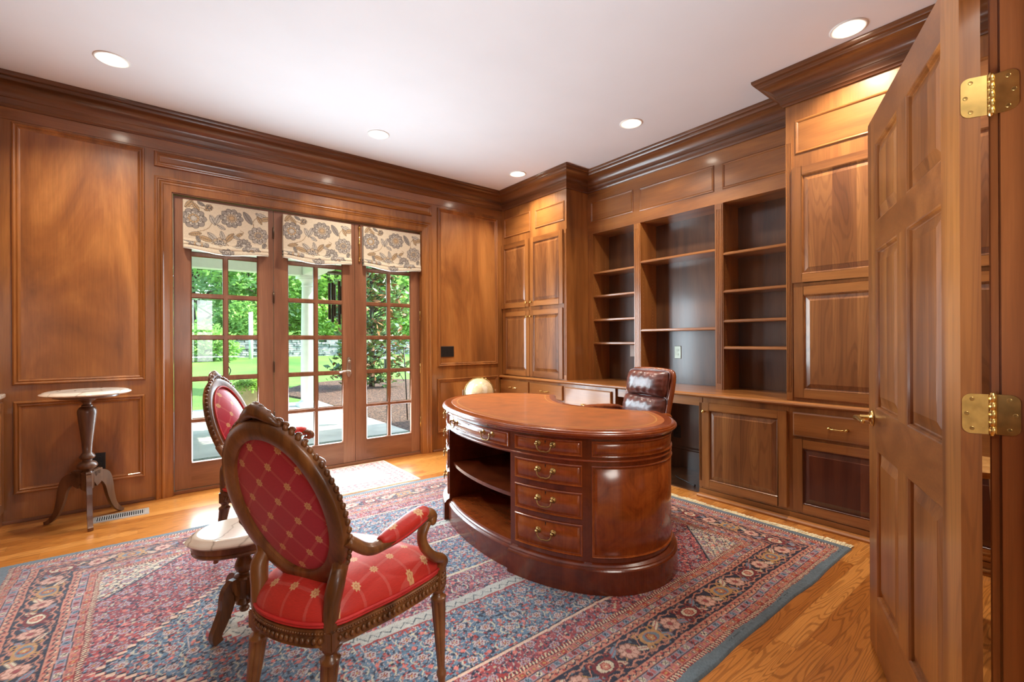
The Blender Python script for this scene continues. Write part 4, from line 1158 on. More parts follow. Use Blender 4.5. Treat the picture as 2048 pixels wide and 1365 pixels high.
# ------------------------------------------------------------------ maple stool behind the door
SX, SY = 2.78, .36
t = empty('stool', (SX, SY, 0), label='pale wooden stool seen through the gap behind the open six-panel door', cat='stool')
m = MB(); m.smooth = True; m.lathe([(.0, .655), (.12, .655), (.17, .662), (.18, .675), (.178, .688), (.165, .695), (.08, .688), (.0, .686)], (SX, SY, 0), 40); m.build('seat', MP, t, auto=50)
for k in range(4):
    a = PI/4+k*PI/2+.2; m = MB(); m.smooth = True
    m.tube([(SX+.12*math.cos(a), SY+.12*math.sin(a), .66), (SX+.145*math.cos(a), SY+.145*math.sin(a), .4), (SX+.19*math.cos(a), SY+.19*math.sin(a), .004)], [.014, .018, .012], 12); m.build('leg', MP, t)
    a2 = a+PI/2; m = MB(); m.smooth = True; r_ = .155; m.tube([(SX+r_*math.cos(a), SY+r_*math.sin(a), .24+.03*(k % 2)), (SX+r_*math.cos(a2), SY+r_*math.sin(a2), .24+.03*(k % 2))], .009, 10); m.build('rung', MP, t)

# cord on the knee-space floor
m = MB(); m.smooth = True
m.tube(cat([(3.72, 2.36, .012), (3.66, 2.30, .02), (3.62, 2.22, .022), (3.60, 2.15, .016), (3.585, 2.10, .012), (3.9, 2.7, .012)][:5], 8), .0045, 8); m.ball((3.585, 2.10, .012), .009)
tag(m.build('power_cord', CORD), 'dark cord lying on the knee space floor beside the oval desk', 'cord')

# ------------------------------------------------------------------ woven textiles (pattern computed per vertex)
def s2l(a):
    a = np.asarray(a, float)/255
    return np.where(a <= .04045, a/12.92, ((a+.055)/1.055)**2.4)
def smooth_noise(X, Y, cell, seed):
    r = np.random.default_rng(seed); gx = X/cell; gy = Y/cell
    gx = gx-gx.min(); gy = gy-gy.min()
    G = r.random((int(gx.max())+3, int(gy.max())+3))
    i = gx.astype(int); j = gy.astype(int); a = gx-i; b = gy-j; a = a*a*(3-2*a); b = b*b*(3-2*b)
    return G[i, j]*(1-a)*(1-b)+G[i+1, j]*a*(1-b)+G[i, j+1]*(1-a)*b+G[i+1, j+1]*a*b
def cell_rand(X, Y, cell, seed):
    r = np.random.default_rng(seed); i = np.floor((X-X.min())/cell).astype(int); j = np.floor((Y-Y.min())/cell).astype(int)
    return r.random((i.max()+1, j.max()+1))[i, j]
def put(Cc, mask, col): Cc[mask] = col
def grid_mesh(name, P, Cc, nx, ny, mat, parent=None, smooth=True):
    me = bpy.data.meshes.new(name)
    idx = np.arange(nx*ny).reshape(nx, ny)
    q = np.stack([idx[:-1, :-1], idx[1:, :-1], idx[1:, 1:], idx[:-1, 1:]], -1).reshape(-1, 4)
    me.vertices.add(nx*ny); me.vertices.foreach_set('co', P.reshape(-1).astype(np.float32))
    me.loops.add(q.size); me.loops.foreach_set('vertex_index', q.reshape(-1).astype(np.int32))
    me.polygons.add(len(q)); me.polygons.foreach_set('loop_start', (np.arange(len(q))*4).astype(np.int32))
    me.polygons.foreach_set('use_smooth', np.full(len(q), smooth))
    me.update(calc_edges=True)
    ca = me.color_attributes.new('weave', 'FLOAT_COLOR', 'POINT')
    ca.data.foreach_set('color', np.concatenate([s2l(Cc.reshape(-1, 3)), np.ones((nx*ny, 1))], 1).reshape(-1).astype(np.float32))
    me.materials.append(mat)
    o = bpy.data.objects.new(name, me); COL.objects.link(o)
    if parent is not None: o.parent = parent
    return o
SLATE, CREAM, SALM, RED, NAVY, BLUE, DRED, GOLD, IVORY, PINK = [np.array(c, float)*.9 for c in ((98, 114, 124), (218, 198, 166), (200, 134, 112), (164, 50, 46), (26, 30, 54), (118, 142, 162), (120, 26, 32), (190, 146, 80), (216, 202, 174), (178, 98, 98))]

def flower(Cc, dx, dy, R, n, petal, line, mid, ecc=1.0):
    r = np.hypot(dx, dy*ecc); th = np.arctan2(dy*ecc, dx)
    e = R*(.80+.20*np.abs(np.cos(n*th/2)))
    put(Cc, r < e+.0055, line); put(Cc, r < e, petal)
    put(Cc, (r < e*.92) & (r > e*.32) & (np.abs(np.sin(n*th/2)) > .965), line)
    put(Cc, r < R*.38, line); put(Cc, r < R*.26, mid)

def paint_border(Cc, T, D, sel, period_shift):
    """T along the border, D distance from rug edge; sel mask"""
    def band(a, b): return sel & (D >= a) & (D < b)
    put(Cc, band(-1, .047), SLATE)
    gs = [(.047, .052, RED)]
    put(Cc, band(.047, .051), DRED)
    def guards(f):
        b = lambda a, c: sel & (f(D) >= a) & (f(D) < c)
        d = f(D)
        M = b(.0, .020); put(Cc, M, CREAM); M2 = M & (np.mod(T*1.0+d*.6, .016) < .008); put(Cc, M2, RED); put(Cc, M & (np.abs(np.mod(T, .016)-.012) < .0022), NAVY)
        put(Cc, b(.020, .0235), DRED)
        M = b(.0235, .053); put(Cc, M, SALM)
        k = np.floor(T/.052); tt = np.mod(T, .052)-.026; dd = d-.038
        par = np.mod(k, 2)
        q = M & (np.maximum(np.abs(tt), np.abs(dd)) < .0125); put(Cc, q & (par == 0), RED); put(Cc, q & (par == 1), PINK)
        put(Cc, M & (np.hypot(tt, dd) < .0055), GOLD)
        put(Cc, M & (np.abs(np.abs(tt)-.021) < .0022) & (np.abs(dd) < .009), NAVY); put(Cc, M & (np.abs(tt) > .0225) & (np.abs(dd) < .003), IVORY)
        put(Cc, b(.053, .0565), NAVY)
        M = b(.0565, .086); put(Cc, M, np.array((146, 134, 144)))
        tt = np.mod(T+.013, .046)-.023; dd = d-.071; k = np.mod(np.floor((T+.013)/.046), 3)
        rr = np.hypot(tt, dd); put(Cc, M & (rr < .0125) & (k == 0), IVORY); put(Cc, M & (rr < .0125) & (k == 1), RED); put(Cc, M & (rr < .0125) & (k == 2), BLUE)
        put(Cc, M & (np.minimum(np.abs(tt-dd), np.abs(tt+dd)) < .0024) & (rr < .0125), NAVY)
        put(Cc, M & (np.abs(np.abs(tt)-.0195) < .003) & (np.abs(dd) < .011), PINK)
        put(Cc, b(.086, .0895), NAVY)
        M = b(.0895, .122); put(Cc, M, SALM)
        tt = np.mod(T+.02, .04)-.02; dd = d-.105
        put(Cc, M & (np.abs(dd-.006*np.sin(2*PI*T/.04)) < .003), NAVY); put(Cc, M & (np.hypot(tt, dd-.007) < .0055), RED); put(Cc, M & (np.hypot(np.abs(tt)-.02, dd+.007) < .005), CREAM)
        put(Cc, b(.122, .128), NAVY)
    guards(lambda D: D-.047)
    guards(lambda D: .44-D)
    M = band(.175, .312); put(Cc, M, NAVY)
    mid = .2435; v = D-mid
    sub = Cc[M]; t = T[M]; w = v[M]
    nz_ = cell_rand(t, w, .012, 77); put(sub, nz_ > .86, SALM*.8); put(sub, (nz_ > .74) & (nz_ < .79), SLATE)
    put(sub, np.abs(w-.045*np.sin(2*PI*t/.14)) < .0045, SALM); put(sub, np.abs(w+.030*np.sin(2*PI*t/.14+.6)) < .0035, GOLD)
    put(sub, np.abs(np.abs(w)-.055-.006*np.sin(2*PI*t/.07)) < .0035, SALM)
    # leaves
    for (o_, s_, c_) in ((.07, 1, BLUE), (.21, -1, IVORY), (.35, 1, IVORY), (.49, -1, BLUE), (.07, -1, CREAM), (.35, -1, BLUE)):
        tt = np.mod(t-o_-period_shift+.28, .56)-.28; a = tt-.012*s_; b = w-s_*.028-.5*tt*s_
        q = (a/.030)**2+(b/.014)**2; put(sub, q < 1.35, NAVY*.5+SALM*.5); put(sub, q < 1, c_); put(sub, (q < .8) & (np.abs(b) < .003), PINK)
    for (o_, kind) in ((0, 'r'), (.14, 'w'), (.28, 'b'), (.42, 'w')):
        tt = np.mod(t-o_-period_shift+.28, .56)-.28
        near = np.abs(tt) < .08
        s2 = sub[near]; a, b = tt[near], w[near]
        if kind == 'w': flower(s2, a, b, .041, 8, np.array((196, 154, 138)), SALM*.75, DRED+30)
        else:
            c_ = DRED if kind == 'r' else GOLD*.8+SALM*.2
            q = np.abs(a)/.068+np.abs(b)/.050
            put(s2, np.abs(np.hypot(np.abs(a)-.05, np.abs(b)-.036)-.013) < .004, c_)
            put(s2, (a/.058)**2+(b/.040)**2 < 1, c_); put(s2, (a/.042)**2+(b/.030)**2 < 1, NAVY if kind == 'r' else SALM)
            put(s2, (a/.040)**2+(b/.028)**2 < 1, IVORY if kind == 'r' else SLATE*1.15)
            fl = s2; flower(fl, a, b, .018, 6, SALM if kind == 'r' else GOLD, RED, CREAM)
        sub[near] = s2
    Cc[M] = sub
    return Cc

RX0, RX1, RY0, RY1 = -.62, 3.217, .897, 3.685
def make_rug():
    step = .0044
    nx, ny = int((RX1-RX0)/step), int((RY1-RY0)/step)
    xs = np.linspace(RX0, RX1, nx); ys = np.linspace(RY0, RY1, ny)
    X, Y = np.meshgrid(xs, ys, indexing='ij')
    wx = X+(smooth_noise(X, Y, .16, 1)-.5)*.012+(smooth_noise(X, Y, .03, 2)-.5)*.005
    wy = Y+(smooth_noise(X, Y, .16, 3)-.5)*.012+(smooth_noise(X, Y, .03, 4)-.5)*.005
    Cc = np.zeros((nx, ny, 3)); Cc[:] = RED
    xc, yc, fx, fy = 1.3, 2.291, 1.48, .945
    ax, ay = np.abs(wx-xc), np.abs(wy-yc)
    qx = np.round(ax/.028)*.028; qy = ay
    hexA = np.maximum(qy-.85, (qx+ay*1.0-1.45)*.75)          # big blue field
    hexB = np.maximum(ay-.42, (qx+ay-1.02)*.75)
    hexC = np.maximum(ay-.20, (qx+ay-.55)*.75)
    corner = (fx-ax)+(fy-ay)
    base = Cc
    base[:] = np.array((142, 58, 66))
    put(base, hexA < 0, np.array((84, 112, 136)))
    put(base, hexB < 0, np.array((136, 66, 82)))
    put(base, hexC < 0, np.array((80, 104, 132)))
    put(base, corner < .34, IVORY)
    inA = (hexA < 0) & (hexB >= 0) | (hexC < 0)
    # scroll network of fine vines
    n1 = smooth_noise(X, Y, .045, 11); n2 = smooth_noise(X, Y, .05, 12)
    f1 = np.sin(wx*2*PI/.05+5*n1)+np.sin(wy*2*PI/.044+5*n2); f2 = np.sin((wx+wy)*2*PI/.042+6*n2)+np.sin((wx-wy)*2*PI/.046+6*n1)
    put(base, (np.abs(f1) < .26), NAVY+22)
    put(base, (np.abs(f2) < .13), np.array((176, 160, 156)))
    fl = cell_rand(wx, wy, .0105, 21); pal = [(.72, RED), (.79, PINK), (.85, NAVY), (.92, BLUE), (.955, SALM), (.975, IVORY*.9)]
    for t_, c_ in pal: put(base, fl > t_, c_)
    # herati lattice of rosettes, crescents and lozenges
    k = np.floor(wy/.066); ox = np.mod(k, 2)*.075; tx = np.mod(wx+ox, .15)-.075; ty = np.mod(wy, .066)-.033
    r = np.hypot(tx, ty*1.1); th = np.arctan2(ty, tx); dim = inA | (hexB < 0)
    put(base, (np.abs(np.hypot(tx-.004*np.sign(tx), ty*1.25)-.038) < .0032) & (np.abs(np.sin(th)) < .66) & (np.mod(k+np.floor((wx+ox)/.15), 3) > 0) & dim, np.array((176, 174, 158)))
    put(base, r < .0235, np.array((66, 62, 84))); put(base, r < .0215+.002*np.cos(6*th), np.where(inA[..., None], np.array((172, 164, 164)), np.array((160, 142, 150)))[r < .0215+.002*np.cos(6*th)])
    put(base, (r < .015) & (np.cos(6*th) > -.1), DRED+20); put(base, r < .0045, GOLD)
    put(base, (np.abs(np.abs(tx)-.075)+np.abs(ty) < .012), np.array((196, 110, 100)))
    # outlines of the medallions
    put(base, np.abs(hexA) < .0065, np.array((206, 176, 156))); put(base, np.abs(hexA+.010) < .003, NAVY)
    put(base, (hexB > -.012) & (hexB < .055), np.array((172, 172, 166)))
    zz = np.abs(np.mod(wx, .05)-.025)*1.2
    put(base, (hexB > -.012) & (hexB < .055) & (np.abs(hexB-.012-zz) < .0035), SLATE*.8)
    put(base, np.abs(hexB-.058) < .004, RED); put(base, (hexB > .056) & (hexB < .085) & (np.abs(np.mod(wx, .03)-.015) < .003), RED)
    put(base, np.abs(hexC) < .008, IVORY)
    put(base, (np.abs(corner-.34) < .006), NAVY); put(base, (corner < .34) & (np.abs(np.mod(corner, .06)-.03) < .004), np.array((120, 116, 120)))
    # borders
    ex = np.minimum(wx-RX0, RX1-wx); ey = np.minimum(wy-RY0, RY1-wy); D = np.minimum(ex, ey)
    isx = (ey <= ex) & (D < .445); isy = (ey > ex) & (D < .445)
    paint_border(Cc, wx, D, isx, .215); paint_border(Cc, wy, D, isy, .10)
    # thin slate edge only on the fringed ends
    put(Cc, (RX1-X < .02) & (D < .047), SLATE)
    # abrash / wool variation
    Cc *= (.90+.2*smooth_noise(X, Y, .5, 31)+.10*(smooth_noise(X, Y*4, .05, 32)-.5)+.16*(np.random.default_rng(5).random((nx, ny))-.5))[..., None]
    Z = .0105+.0016*(np.random.default_rng(6).random((nx, ny))-.5)+.002*(smooth_noise(X, Y, .07, 41)-.5)
    PX_ = X+0; PY_ = Y+0
    for e in (0, -1):
        Z[e, :] = .0005; Z[:, e] = .0005
    PY_[:, :8] += ((smooth_noise(X, Y, .25, 51)-.5)*.012)[:, :8]; PY_[:, -8:] += ((smooth_noise(X, Y, .25, 52)-.5)*.012)[:, -8:]
    P = np.stack([PX_, PY_, Z], -1)
    return grid_mesh('rug', P, np.clip(Cc, 0, 255), nx, ny, WEAVE)
rug = make_rug()
tag(rug, 'large oriental rug with navy border and blue medallion field under the desk', 'rug')
# fringe on the cabinet-side end
m = MB(); rr_ = random.Random(3)
for k in range(250):
    y = RY0+.012+(RY1-RY0-.024)*k/249; ph = .5*math.sin(k*.23)+.5*math.sin(k*.071)
    L = .062+.022*ph*.6+rr_.uniform(-.008, .012); d = .014*math.sin(k*.16)+rr_.uniform(-.008, .008); w = .0048
    zt_ = rr_.uniform(.004, .009)
    m.add([(RX1-.004, y-w, .009), (RX1-.004, y+w, .009), (RX1+L*.5, y+w+d*.4, zt_), (RX1+L*.5, y-w+d*.4, zt_), (RX1+L, y+w*.8+d, .003), (RX1+L, y-w*.8+d, .003)], [(0, 1, 2, 3), (3, 2, 4, 5)])
    m.add([(RX1+L*.3, y-w*.8, .0095), (RX1+L*.3, y+w*.8, .0095), (RX1+L*.8, y+w-d*.5, .007), (RX1+L*.8, y-w-d*.5, .007)], [(0, 1, 2, 3)])
f_ = m.build('fringe', plain('cream_fringe', lin(226, 210, 172), .9, vary=.12, vscale=60), rug); f_['label'] = 'cream knotted fringe'

def make_mat():
    x0, x1, y0, y1 = .72, 1.915, 3.735, 4.552; st = .006
    nx, ny = int((x1-x0)/st), int((y1-y0)/st); X, Y = np.meshgrid(np.linspace(x0, x1, nx), np.linspace(y0, y1, ny), indexing='ij')
    Cc = np.zeros((nx, ny, 3)); Cc[:] = (214, 206, 178)
    D = np.minimum(np.minimum(X-x0, x1-X), np.minimum(Y-y0, y1-Y)); wx = X+(smooth_noise(X, Y, .05, 1)-.5)*.02; wy = Y+(smooth_noise(X, Y, .05, 2)-.5)*.02
    ns = smooth_noise(X, Y, .03, 3); n4 = cell_rand(wx, wy, .013, 4)
    put(Cc, (D > .2) & (np.abs(np.sin(wx*34)+np.sin(wy*38)) < .22), np.array((160, 160, 140))); put(Cc, (n4 > .9) & (D > .19), np.array((166, 150, 140)))
    for cx_ in np.arange(x0+.3, x1-.25, .2):
        for cy_ in (y0+.3, y1-.3): flower(Cc, wx-cx_, wy-cy_, .04, 6, np.array((196, 188, 164)), np.array((158, 152, 138)), np.array((190, 150, 140)))
    B = (D > .03) & (D < .185); put(Cc, B, np.array((206, 192, 172)))
    put(Cc, B & (n4 > .62), np.array((186, 126, 126))); put(Cc, B & (n4 < .16), np.array((120, 116, 118))); put(Cc, B & (np.abs(np.sin(wx*60)*np.sin(wy*60)) > .75), np.array((170, 96, 100)))
    put(Cc, (np.abs(D-.19) < .007), np.array((196, 130, 124))); put(Cc, np.abs(D-.028) < .005, np.array((176, 130, 120)))
    Cc *= (.95+.1*np.random.default_rng(1).random((nx, ny)))[..., None]
    Z = np.full((nx, ny), .008)
    for e in (0, -1): Z[e, :] = .0005; Z[:, e] = .0005
    return grid_mesh('door_mat', np.stack([X, Y, Z], -1), np.clip(Cc, 0, 255), nx, ny, WEAVE)
tag(make_mat(), 'small cream floral mat in front of the french doors', 'rug')

# ------------------------------------------------------------------ roman shades
def shade(xa, xb, label):
    w = xb-xa; z1 = 2.372
    prof = [(4.548, 2.372), (4.5455, 2.20), (4.547, 2.062), (4.543, 2.042), (4.556, 2.030), (4.560, 2.040), (4.552, 2.046), (4.538, 2.036), (4.532, 2.016), (4.538, 2.004), (4.556, 2.000), (4.557, 2.012), (4.546, 2.015), (4.532, 2.002), (4.529, 1.984), (4.538, 1.975), (4.558, 1.978)]
    c = [Vector((y, z, 0)) for y, z in prof]; fine = []
    for i in range(len(c)-1):
        k = max(2, int((c[i+1]-c[i]).length/.0032))
        for j in range(k): fine.append(c[i].lerp(c[i+1], j/k))
    fine.append(c[-1]); fine = np.array([(p.x, p.y) for p in fine]); sl = np.r_[0, np.cumsum(np.hypot(*np.diff(fine, axis=0).T))]
    nu = int((w+.09)/.0034); uu = np.linspace(-.045, w+.045, nu); nv = len(fine)
    P = np.zeros((nu, nv, 3)); U = np.repeat(uu[:, None], nv, 1); Vv = np.repeat(sl[None], nu, 0)
    uc = np.clip(U, 0, w); t = uc/w
    sag = np.clip((2.10-fine[:, 1])/.12, 0, 1)**1.5
    lowfold = np.clip(np.arange(nv)/nv*3-1.2, 0, 1)
    P[..., 0] = xa+uc; P[..., 2] = fine[None, :, 1]-sag[None]*(.028*np.sin(PI*t)**1.3+.004*np.sin(9*t+2*fine[None, :, 1]))
    P[..., 1] = fine[None, :, 0]-.010*sag[None]*np.sin(PI*t)+.002*np.sin(t*14+1)*sag[None]
    ov_ = np.where(U < 0, -U, np.where(U > w, U-w, 0)); P[..., 1] += ov_          # side returns to the door
    Cc = np.zeros((nu, nv, 3)); Cc[:] = (206, 194, 172)
    hx, hy = U/.61, Vv/.40
    X, Y = U, -Vv
    G1, G2, TAN, LG, INK = [np.array(c_, float) for c_ in ((142, 136, 130), (96, 90, 92), (180, 154, 120), (184, 178, 168), (92, 86, 82))]
    def stem(pts):
        q = cat([(a, b, 0) for a, b in pts], 10)
        for i in range(len(q)-1):
            a, b = q[i], q[i+1]; dx, dy = b.x-a.x, b.y-a.y; L2 = dx*dx+dy*dy+1e-12
            tt = np.clip(((X-a.x)*dx+(Y-a.y)*dy)/L2, 0, 1); put(Cc, np.hypot(X-a.x-tt*dx, Y-a.y-tt*dy) < .0026, TAN*.8)
    def leaf_(cx_, cy_, L, W_, ang, fill):
        a = (X-cx_)*math.cos(ang)+(Y-cy_)*math.sin(ang); b = -(X-cx_)*math.sin(ang)+(Y-cy_)*math.cos(ang)
        e = W_*np.clip(1-(a/L)**2, 0, 1)**.8; e = np.where(np.abs(a) < L, e, -1)
        put(Cc, (np.abs(b) < e+.003) & (np.abs(a) < L), INK); put(Cc, np.abs(b) < e, fill); put(Cc, (np.abs(b) < .0022) & (e > 0), INK)
        put(Cc, (np.abs(b) < e) & (np.abs(np.mod(a+np.abs(b)*.9, .014)-.007) < .0018), fill*.78)
    def bloom(cx_, cy_, R, n, outer, inner, core):
        dx, dy = X-cx_, Y-cy_; r = np.hypot(dx, dy*1.08); th = np.arctan2(dy, dx)
        for sc_, col in ((1, outer), (.70, LG), (.46, inner), (.26, core)):
            e = R*sc_*(.84+.16*np.abs(np.cos(n*th/2+sc_*3)))
            put(Cc, r < e+.0032, INK); put(Cc, r < e, col)
            put(Cc, (r < e) & (r > e*.6) & (np.abs(np.sin(n*th/2+sc_*3)) > .93), INK*.6+col*.4)
        put(Cc, (np.abs(r-R*.57) < .004) & (np.mod(th*n*1.5, 2*PI) < 2.4), INK)
    s_ = w/.612
    stem([(.07*s_, -.26), (.16*s_, -.22), (.20*s_, -.16)]); stem([(.35*s_, -.27), (.42*s_, -.22), (.40*s_, -.2)]); stem([(.50*s_, -.14), (.495*s_, -.19), (.53*s_, -.22)])
    stem([(.02, -.06), (.1*s_, -.05), (.18*s_, -.07)]); stem([(.55*s_, -.05), (.5*s_, -.1), (.5*s_, -.16)]); stem([(.56*s_, -.28), (.6*s_, -.3), (.6*s_, -.35)])
    for a in ((.20, -.14, .045, .017, 2.0, LG), (.235, -.13, .045, .016, 1.2, LG), (.26, -.19, .035, .013, -.5, LG), (.455, -.085, .06, .022, -1.0, G1), (.56, -.05, .05, .018, -.3, LG), (.59, -.075, .05, .018, .3, TAN), (.545, -.09, .04, .014, -1.1, TAN), (.04, -.03, .045, .017, .9, TAN), (.085, -.05, .04, .015, 2.2, TAN),
              (.27, -.27, .05, .016, 1.8, LG), (.32, -.27, .05, .018, .9, TAN), (.20, -.28, .05, .018, 2.4, LG), (.15, -.30, .05, .018, 2.9, TAN), (.39, -.24, .035, .012, .6, TAN), (.37, -.265, .03, .011, 2.6, LG), (.08, -.27, .045, .016, .2, TAN), (.10, -.31, .03, .012, -1.2, G1), (.58, -.31, .028, .014, 1.2, G1), (.17, -.055, .03, .012, .4, TAN), (.12, -.02, .03, .011, -.5, G1), (.53, -.36, .04, .014, .2, LG), (.05, -.37, .05, .02, .2, G1), (.36, -.37, .05, .018, 2.8, LG)):
        leaf_(a[0]*s_, *a[1:])
    bloom(.07*s_, -.145, .088, 9, G1, TAN, LG); bloom(.335*s_, -.105, .085, 10, G1, TAN*.6+LG*.4, TAN); bloom(.535*s_, -.225, .078, 9, G1*.6+LG*.4, TAN*.6+LG*.4, G1); bloom(.425*s_, -.32, .056, 12, G1, G1, LG); bloom(.25*s_, -.335, .06, 8, TAN*.6+LG*.4, LG, G1)
    bloom(.175*s_, -.04, .026, 6, TAN, LG, TAN); bloom(.37*s_, -.345, .02, 6, TAN, LG, G1); bloom(.1*s_, -.40, .07, 9, G1, TAN, LG); bloom(.48*s_, -.42, .07, 9, G1, LG, TAN); bloom(.3*s_, -.46, .06, 9, G1, LG, TAN)
    put(Cc, Vv > sl[-1]-.012, np.array((206, 206, 200)))
    put(Cc, (U < -.03) | (U > w+.03), np.array((206, 208, 200)))
    Cc *= (.955+.09*np.random.default_rng(2).random((nu, nv)))[..., None]
    root = empty('roman_shade', ((xa+xb)/2, 4.55, 2.37), label=label, cat='shade', group='floral roman shades on the french doors')
    loc = np.array(root.location)
    o = grid_mesh('fabric', P-loc, np.clip(Cc, 0, 255), nu, nv, PRINT, root)
    m = MB().box(xa+.001, 4.55, 2.345, xb-.001, 4.598, 2.371); m.build('head_rail', WHITE, root)
shade(.243, .856, 'floral roman shade on the leftmost french door leaf'); shade(.978, 1.590, 'floral roman shade on the middle french door leaf'); shade(1.713, 2.334, 'floral roman shade on the rightmost french door leaf')

# ------------------------------------------------------------------ outside
CONC = plain('patio_concrete', lin(196, 192, 180), .85, vary=.07, vscale=3, bumpy=.2, bscale=40)
def lawn_mat():
    m, nt, b, out = newmat('lawn_grass'); v = objmap(nt)
    f = noise(nt, v, .35, 4); g = noise(nt, v, 30, 3)
    c = ramp(nt, f, [(.3, lin(70, 112, 44)), (.7, lin(120, 158, 66))]); c = mixc(nt, 1, c, ramp(nt, g, [(.3, (.7, .72, .6, 1)), (.7, (1.15, 1.15, 1, 1))]), 'MULTIPLY')
    nt.links.new(c, b.inputs['Base Color']); b.inputs['Roughness'].default_value = .9; bump(nt, b, g, .5, .05); return m
def speck(name, a, c_, s, r=.95):
    m, nt, b, out = newmat(name); v = objmap(nt)
    n = N(nt, 'ShaderNodeTexVoronoi'); n.inputs['Scale'].default_value = s; nt.links.new(v, n.inputs['Vector'])
    sep = N(nt, 'ShaderNodeSeparateColor'); nt.links.new(n.outputs['Color'], sep.inputs[0])
    nt.links.new(ramp(nt, sep.outputs[0], [(0, a), (1, c_)]), b.inputs['Base Color']); b.inputs['Roughness'].default_value = r
    bump(nt, b, n.outputs['Distance'], .8, .02); return m
MULCH = speck('bark_mulch', lin(44, 30, 24), lin(116, 84, 64), 34)
AGG = speck('exposed_aggregate', lin(92, 104, 88), lin(150, 158, 138), 90)
STONE = speck('stacked_stone', lin(112, 116, 118), lin(176, 176, 170), 6)
def gz(x, y):
    if y < 12.5: return -.10
    return -.10+.60*min(1, (y-12.5)/12.5)+max(0, y-27)*.16
m = MB(); m.smooth = True
ys_ = list(np.linspace(4.76, 12.5, 5))+list(np.linspace(13, 25, 10))+list(np.linspace(28, 70, 6))
R = [[(x, y, gz(x, y)) for x in np.linspace(-40, 60, 50)] for y in ys_]
m.rings(R, closed=False); m.f = [f[::-1] for f in m.f]
struct(m.build('lawn', lawn_mat()), 'sunny sloping lawn beyond the porch')
m = MB().box(-8, 5.9, -.2, 2.95, 10.55, -.05).box(-8, 4.76, -.2, 2.95, 5.9, -.052); struct(m.build('patio_floor', CONC, bevel=.01), 'pale concrete porch floor outside the french doors')
m = MB().box(-8, 4.78, -.052, 2.93, 6.1, -.046); struct(m.build('patio_border', AGG), 'pebbled strip of porch floor along the house')
Fm_ = [(2.96, 10.6), (2.7, 12.6), (3.6, 14.2), (5.4, 14.6), (7.2, 13.2), (7.0, 9.5), (5.8, 6.6), (3.5, 5.0), (2.96, 5.0), (2.96, 8)]
sm = cat([(a, b, 0) for a, b in Fm_], 6, True)
m = MB(); m.rings([[(p.x, p.y, gz(p.x, p.y)-.03) for p in sm], [(p.x*.99+.05, p.y*.99+.1, max(gz(p.x, p.y)+.035, -.06)) for p in sm]], cap1=True); struct(m.build('mulch_bed', MULCH), 'brown bark mulch bed beside the porch')
m = MB(); m.rings([[(p.x*.6-3.6, (p.y-10)*.25+11.1, -.06) for p in sm]], cap1=True)
# porch roof
m = MB().box(-8, 4.72, 2.78, 2.9, 10.1, 2.86)
struct(m.build('porch_ceiling', PORCH), 'white porch ceiling')
m = MB().box(-8, 9.68, 2.53, 2.72, 9.92, 2.78).box(2.42, 4.72, 2.53, 2.72, 9.68, 2.78).box(-8, 9.64, 2.70, 2.78, 9.96, 2.78).box(2.38, 4.72, 2.70, 2.78, 9.64, 2.78)
struct(m.build('porch_beam', PORCH, bevel=.008), 'cream beam along the outer edge of the porch')
m = MB().box(-8.5, 4.72, 2.86, 3.2, 10.4, 3.0); struct(m.build('porch_roof', PORCH))
m = MB().box(-1.3, 4.72, C, 4.3, 4.9, 6.2).box(4.3, 4.5, -.2, 14, 4.9, 6.2).box(-12, 4.5, -.2, -1.3, 4.9, 6.2); struct(m.build('house_wall', PAINT), 'outside wall of the house')
t = empty('porch_column', (2.56, 9.8, -.05), label='white round porch column standing on the patio', cat='column')
m = MB(); m.smooth = True; m.lathe([(.14, .115), (.142, .3), (.14, .9), (.128, 1.8), (.118, 2.36), (.118, 2.38)], (2.56, 9.8, -.05), 40, cap=False); m.build('shaft', PORCH, t)
m = MB(); m.smooth = True; m.lathe([(.185, .055), (.195, .07), (.185, .09), (.16, .095), (.155, .11), (.14, .118)], (2.56, 9.8, -.05), 40); bs = m.build('base', PORCH, t)
m = MB().box(2.56-.2, 9.6, -.05, 2.76, 10.0, .006); m.build('plinth', PORCH, bs)
m = MB(); m.smooth = True; m.lathe([(.118, 2.36), (.132, 2.37), (.132, 2.39), (.12, 2.40), (.12, 2.45), (.15, 2.49), (.17, 2.51), (.17, 2.53)], (2.56, 9.8, -.05), 40); cp = m.build('capital', PORCH, t)
m = MB().box(2.56-.19, 9.61, 2.478, 2.75, 9.99, 2.529); m.build('abacus', PORCH, cp)

# stacked stone wall
m = MB(); rs = random.Random(5)
def wall_y(x): return 25+.0*x
z_off = 0
for row in range(9):
    x = -14+rs.uniform(0, .4); z0 = .48+row*.105
    while x < 34:
        w = rs.uniform(.25, .75); d = rs.uniform(-.04, .04); h = .105-rs.uniform(.004, .02)
        if not (row > 6 and rs.random() < .18): m.box(x, wall_y(x)+d, z0, x+w-.015, wall_y(x)+.45, z0+h)
        x += w
struct(m.build('garden_wall', STONE, bevel=.012, seg=1), 'long low grey stacked stone wall across the lawn')

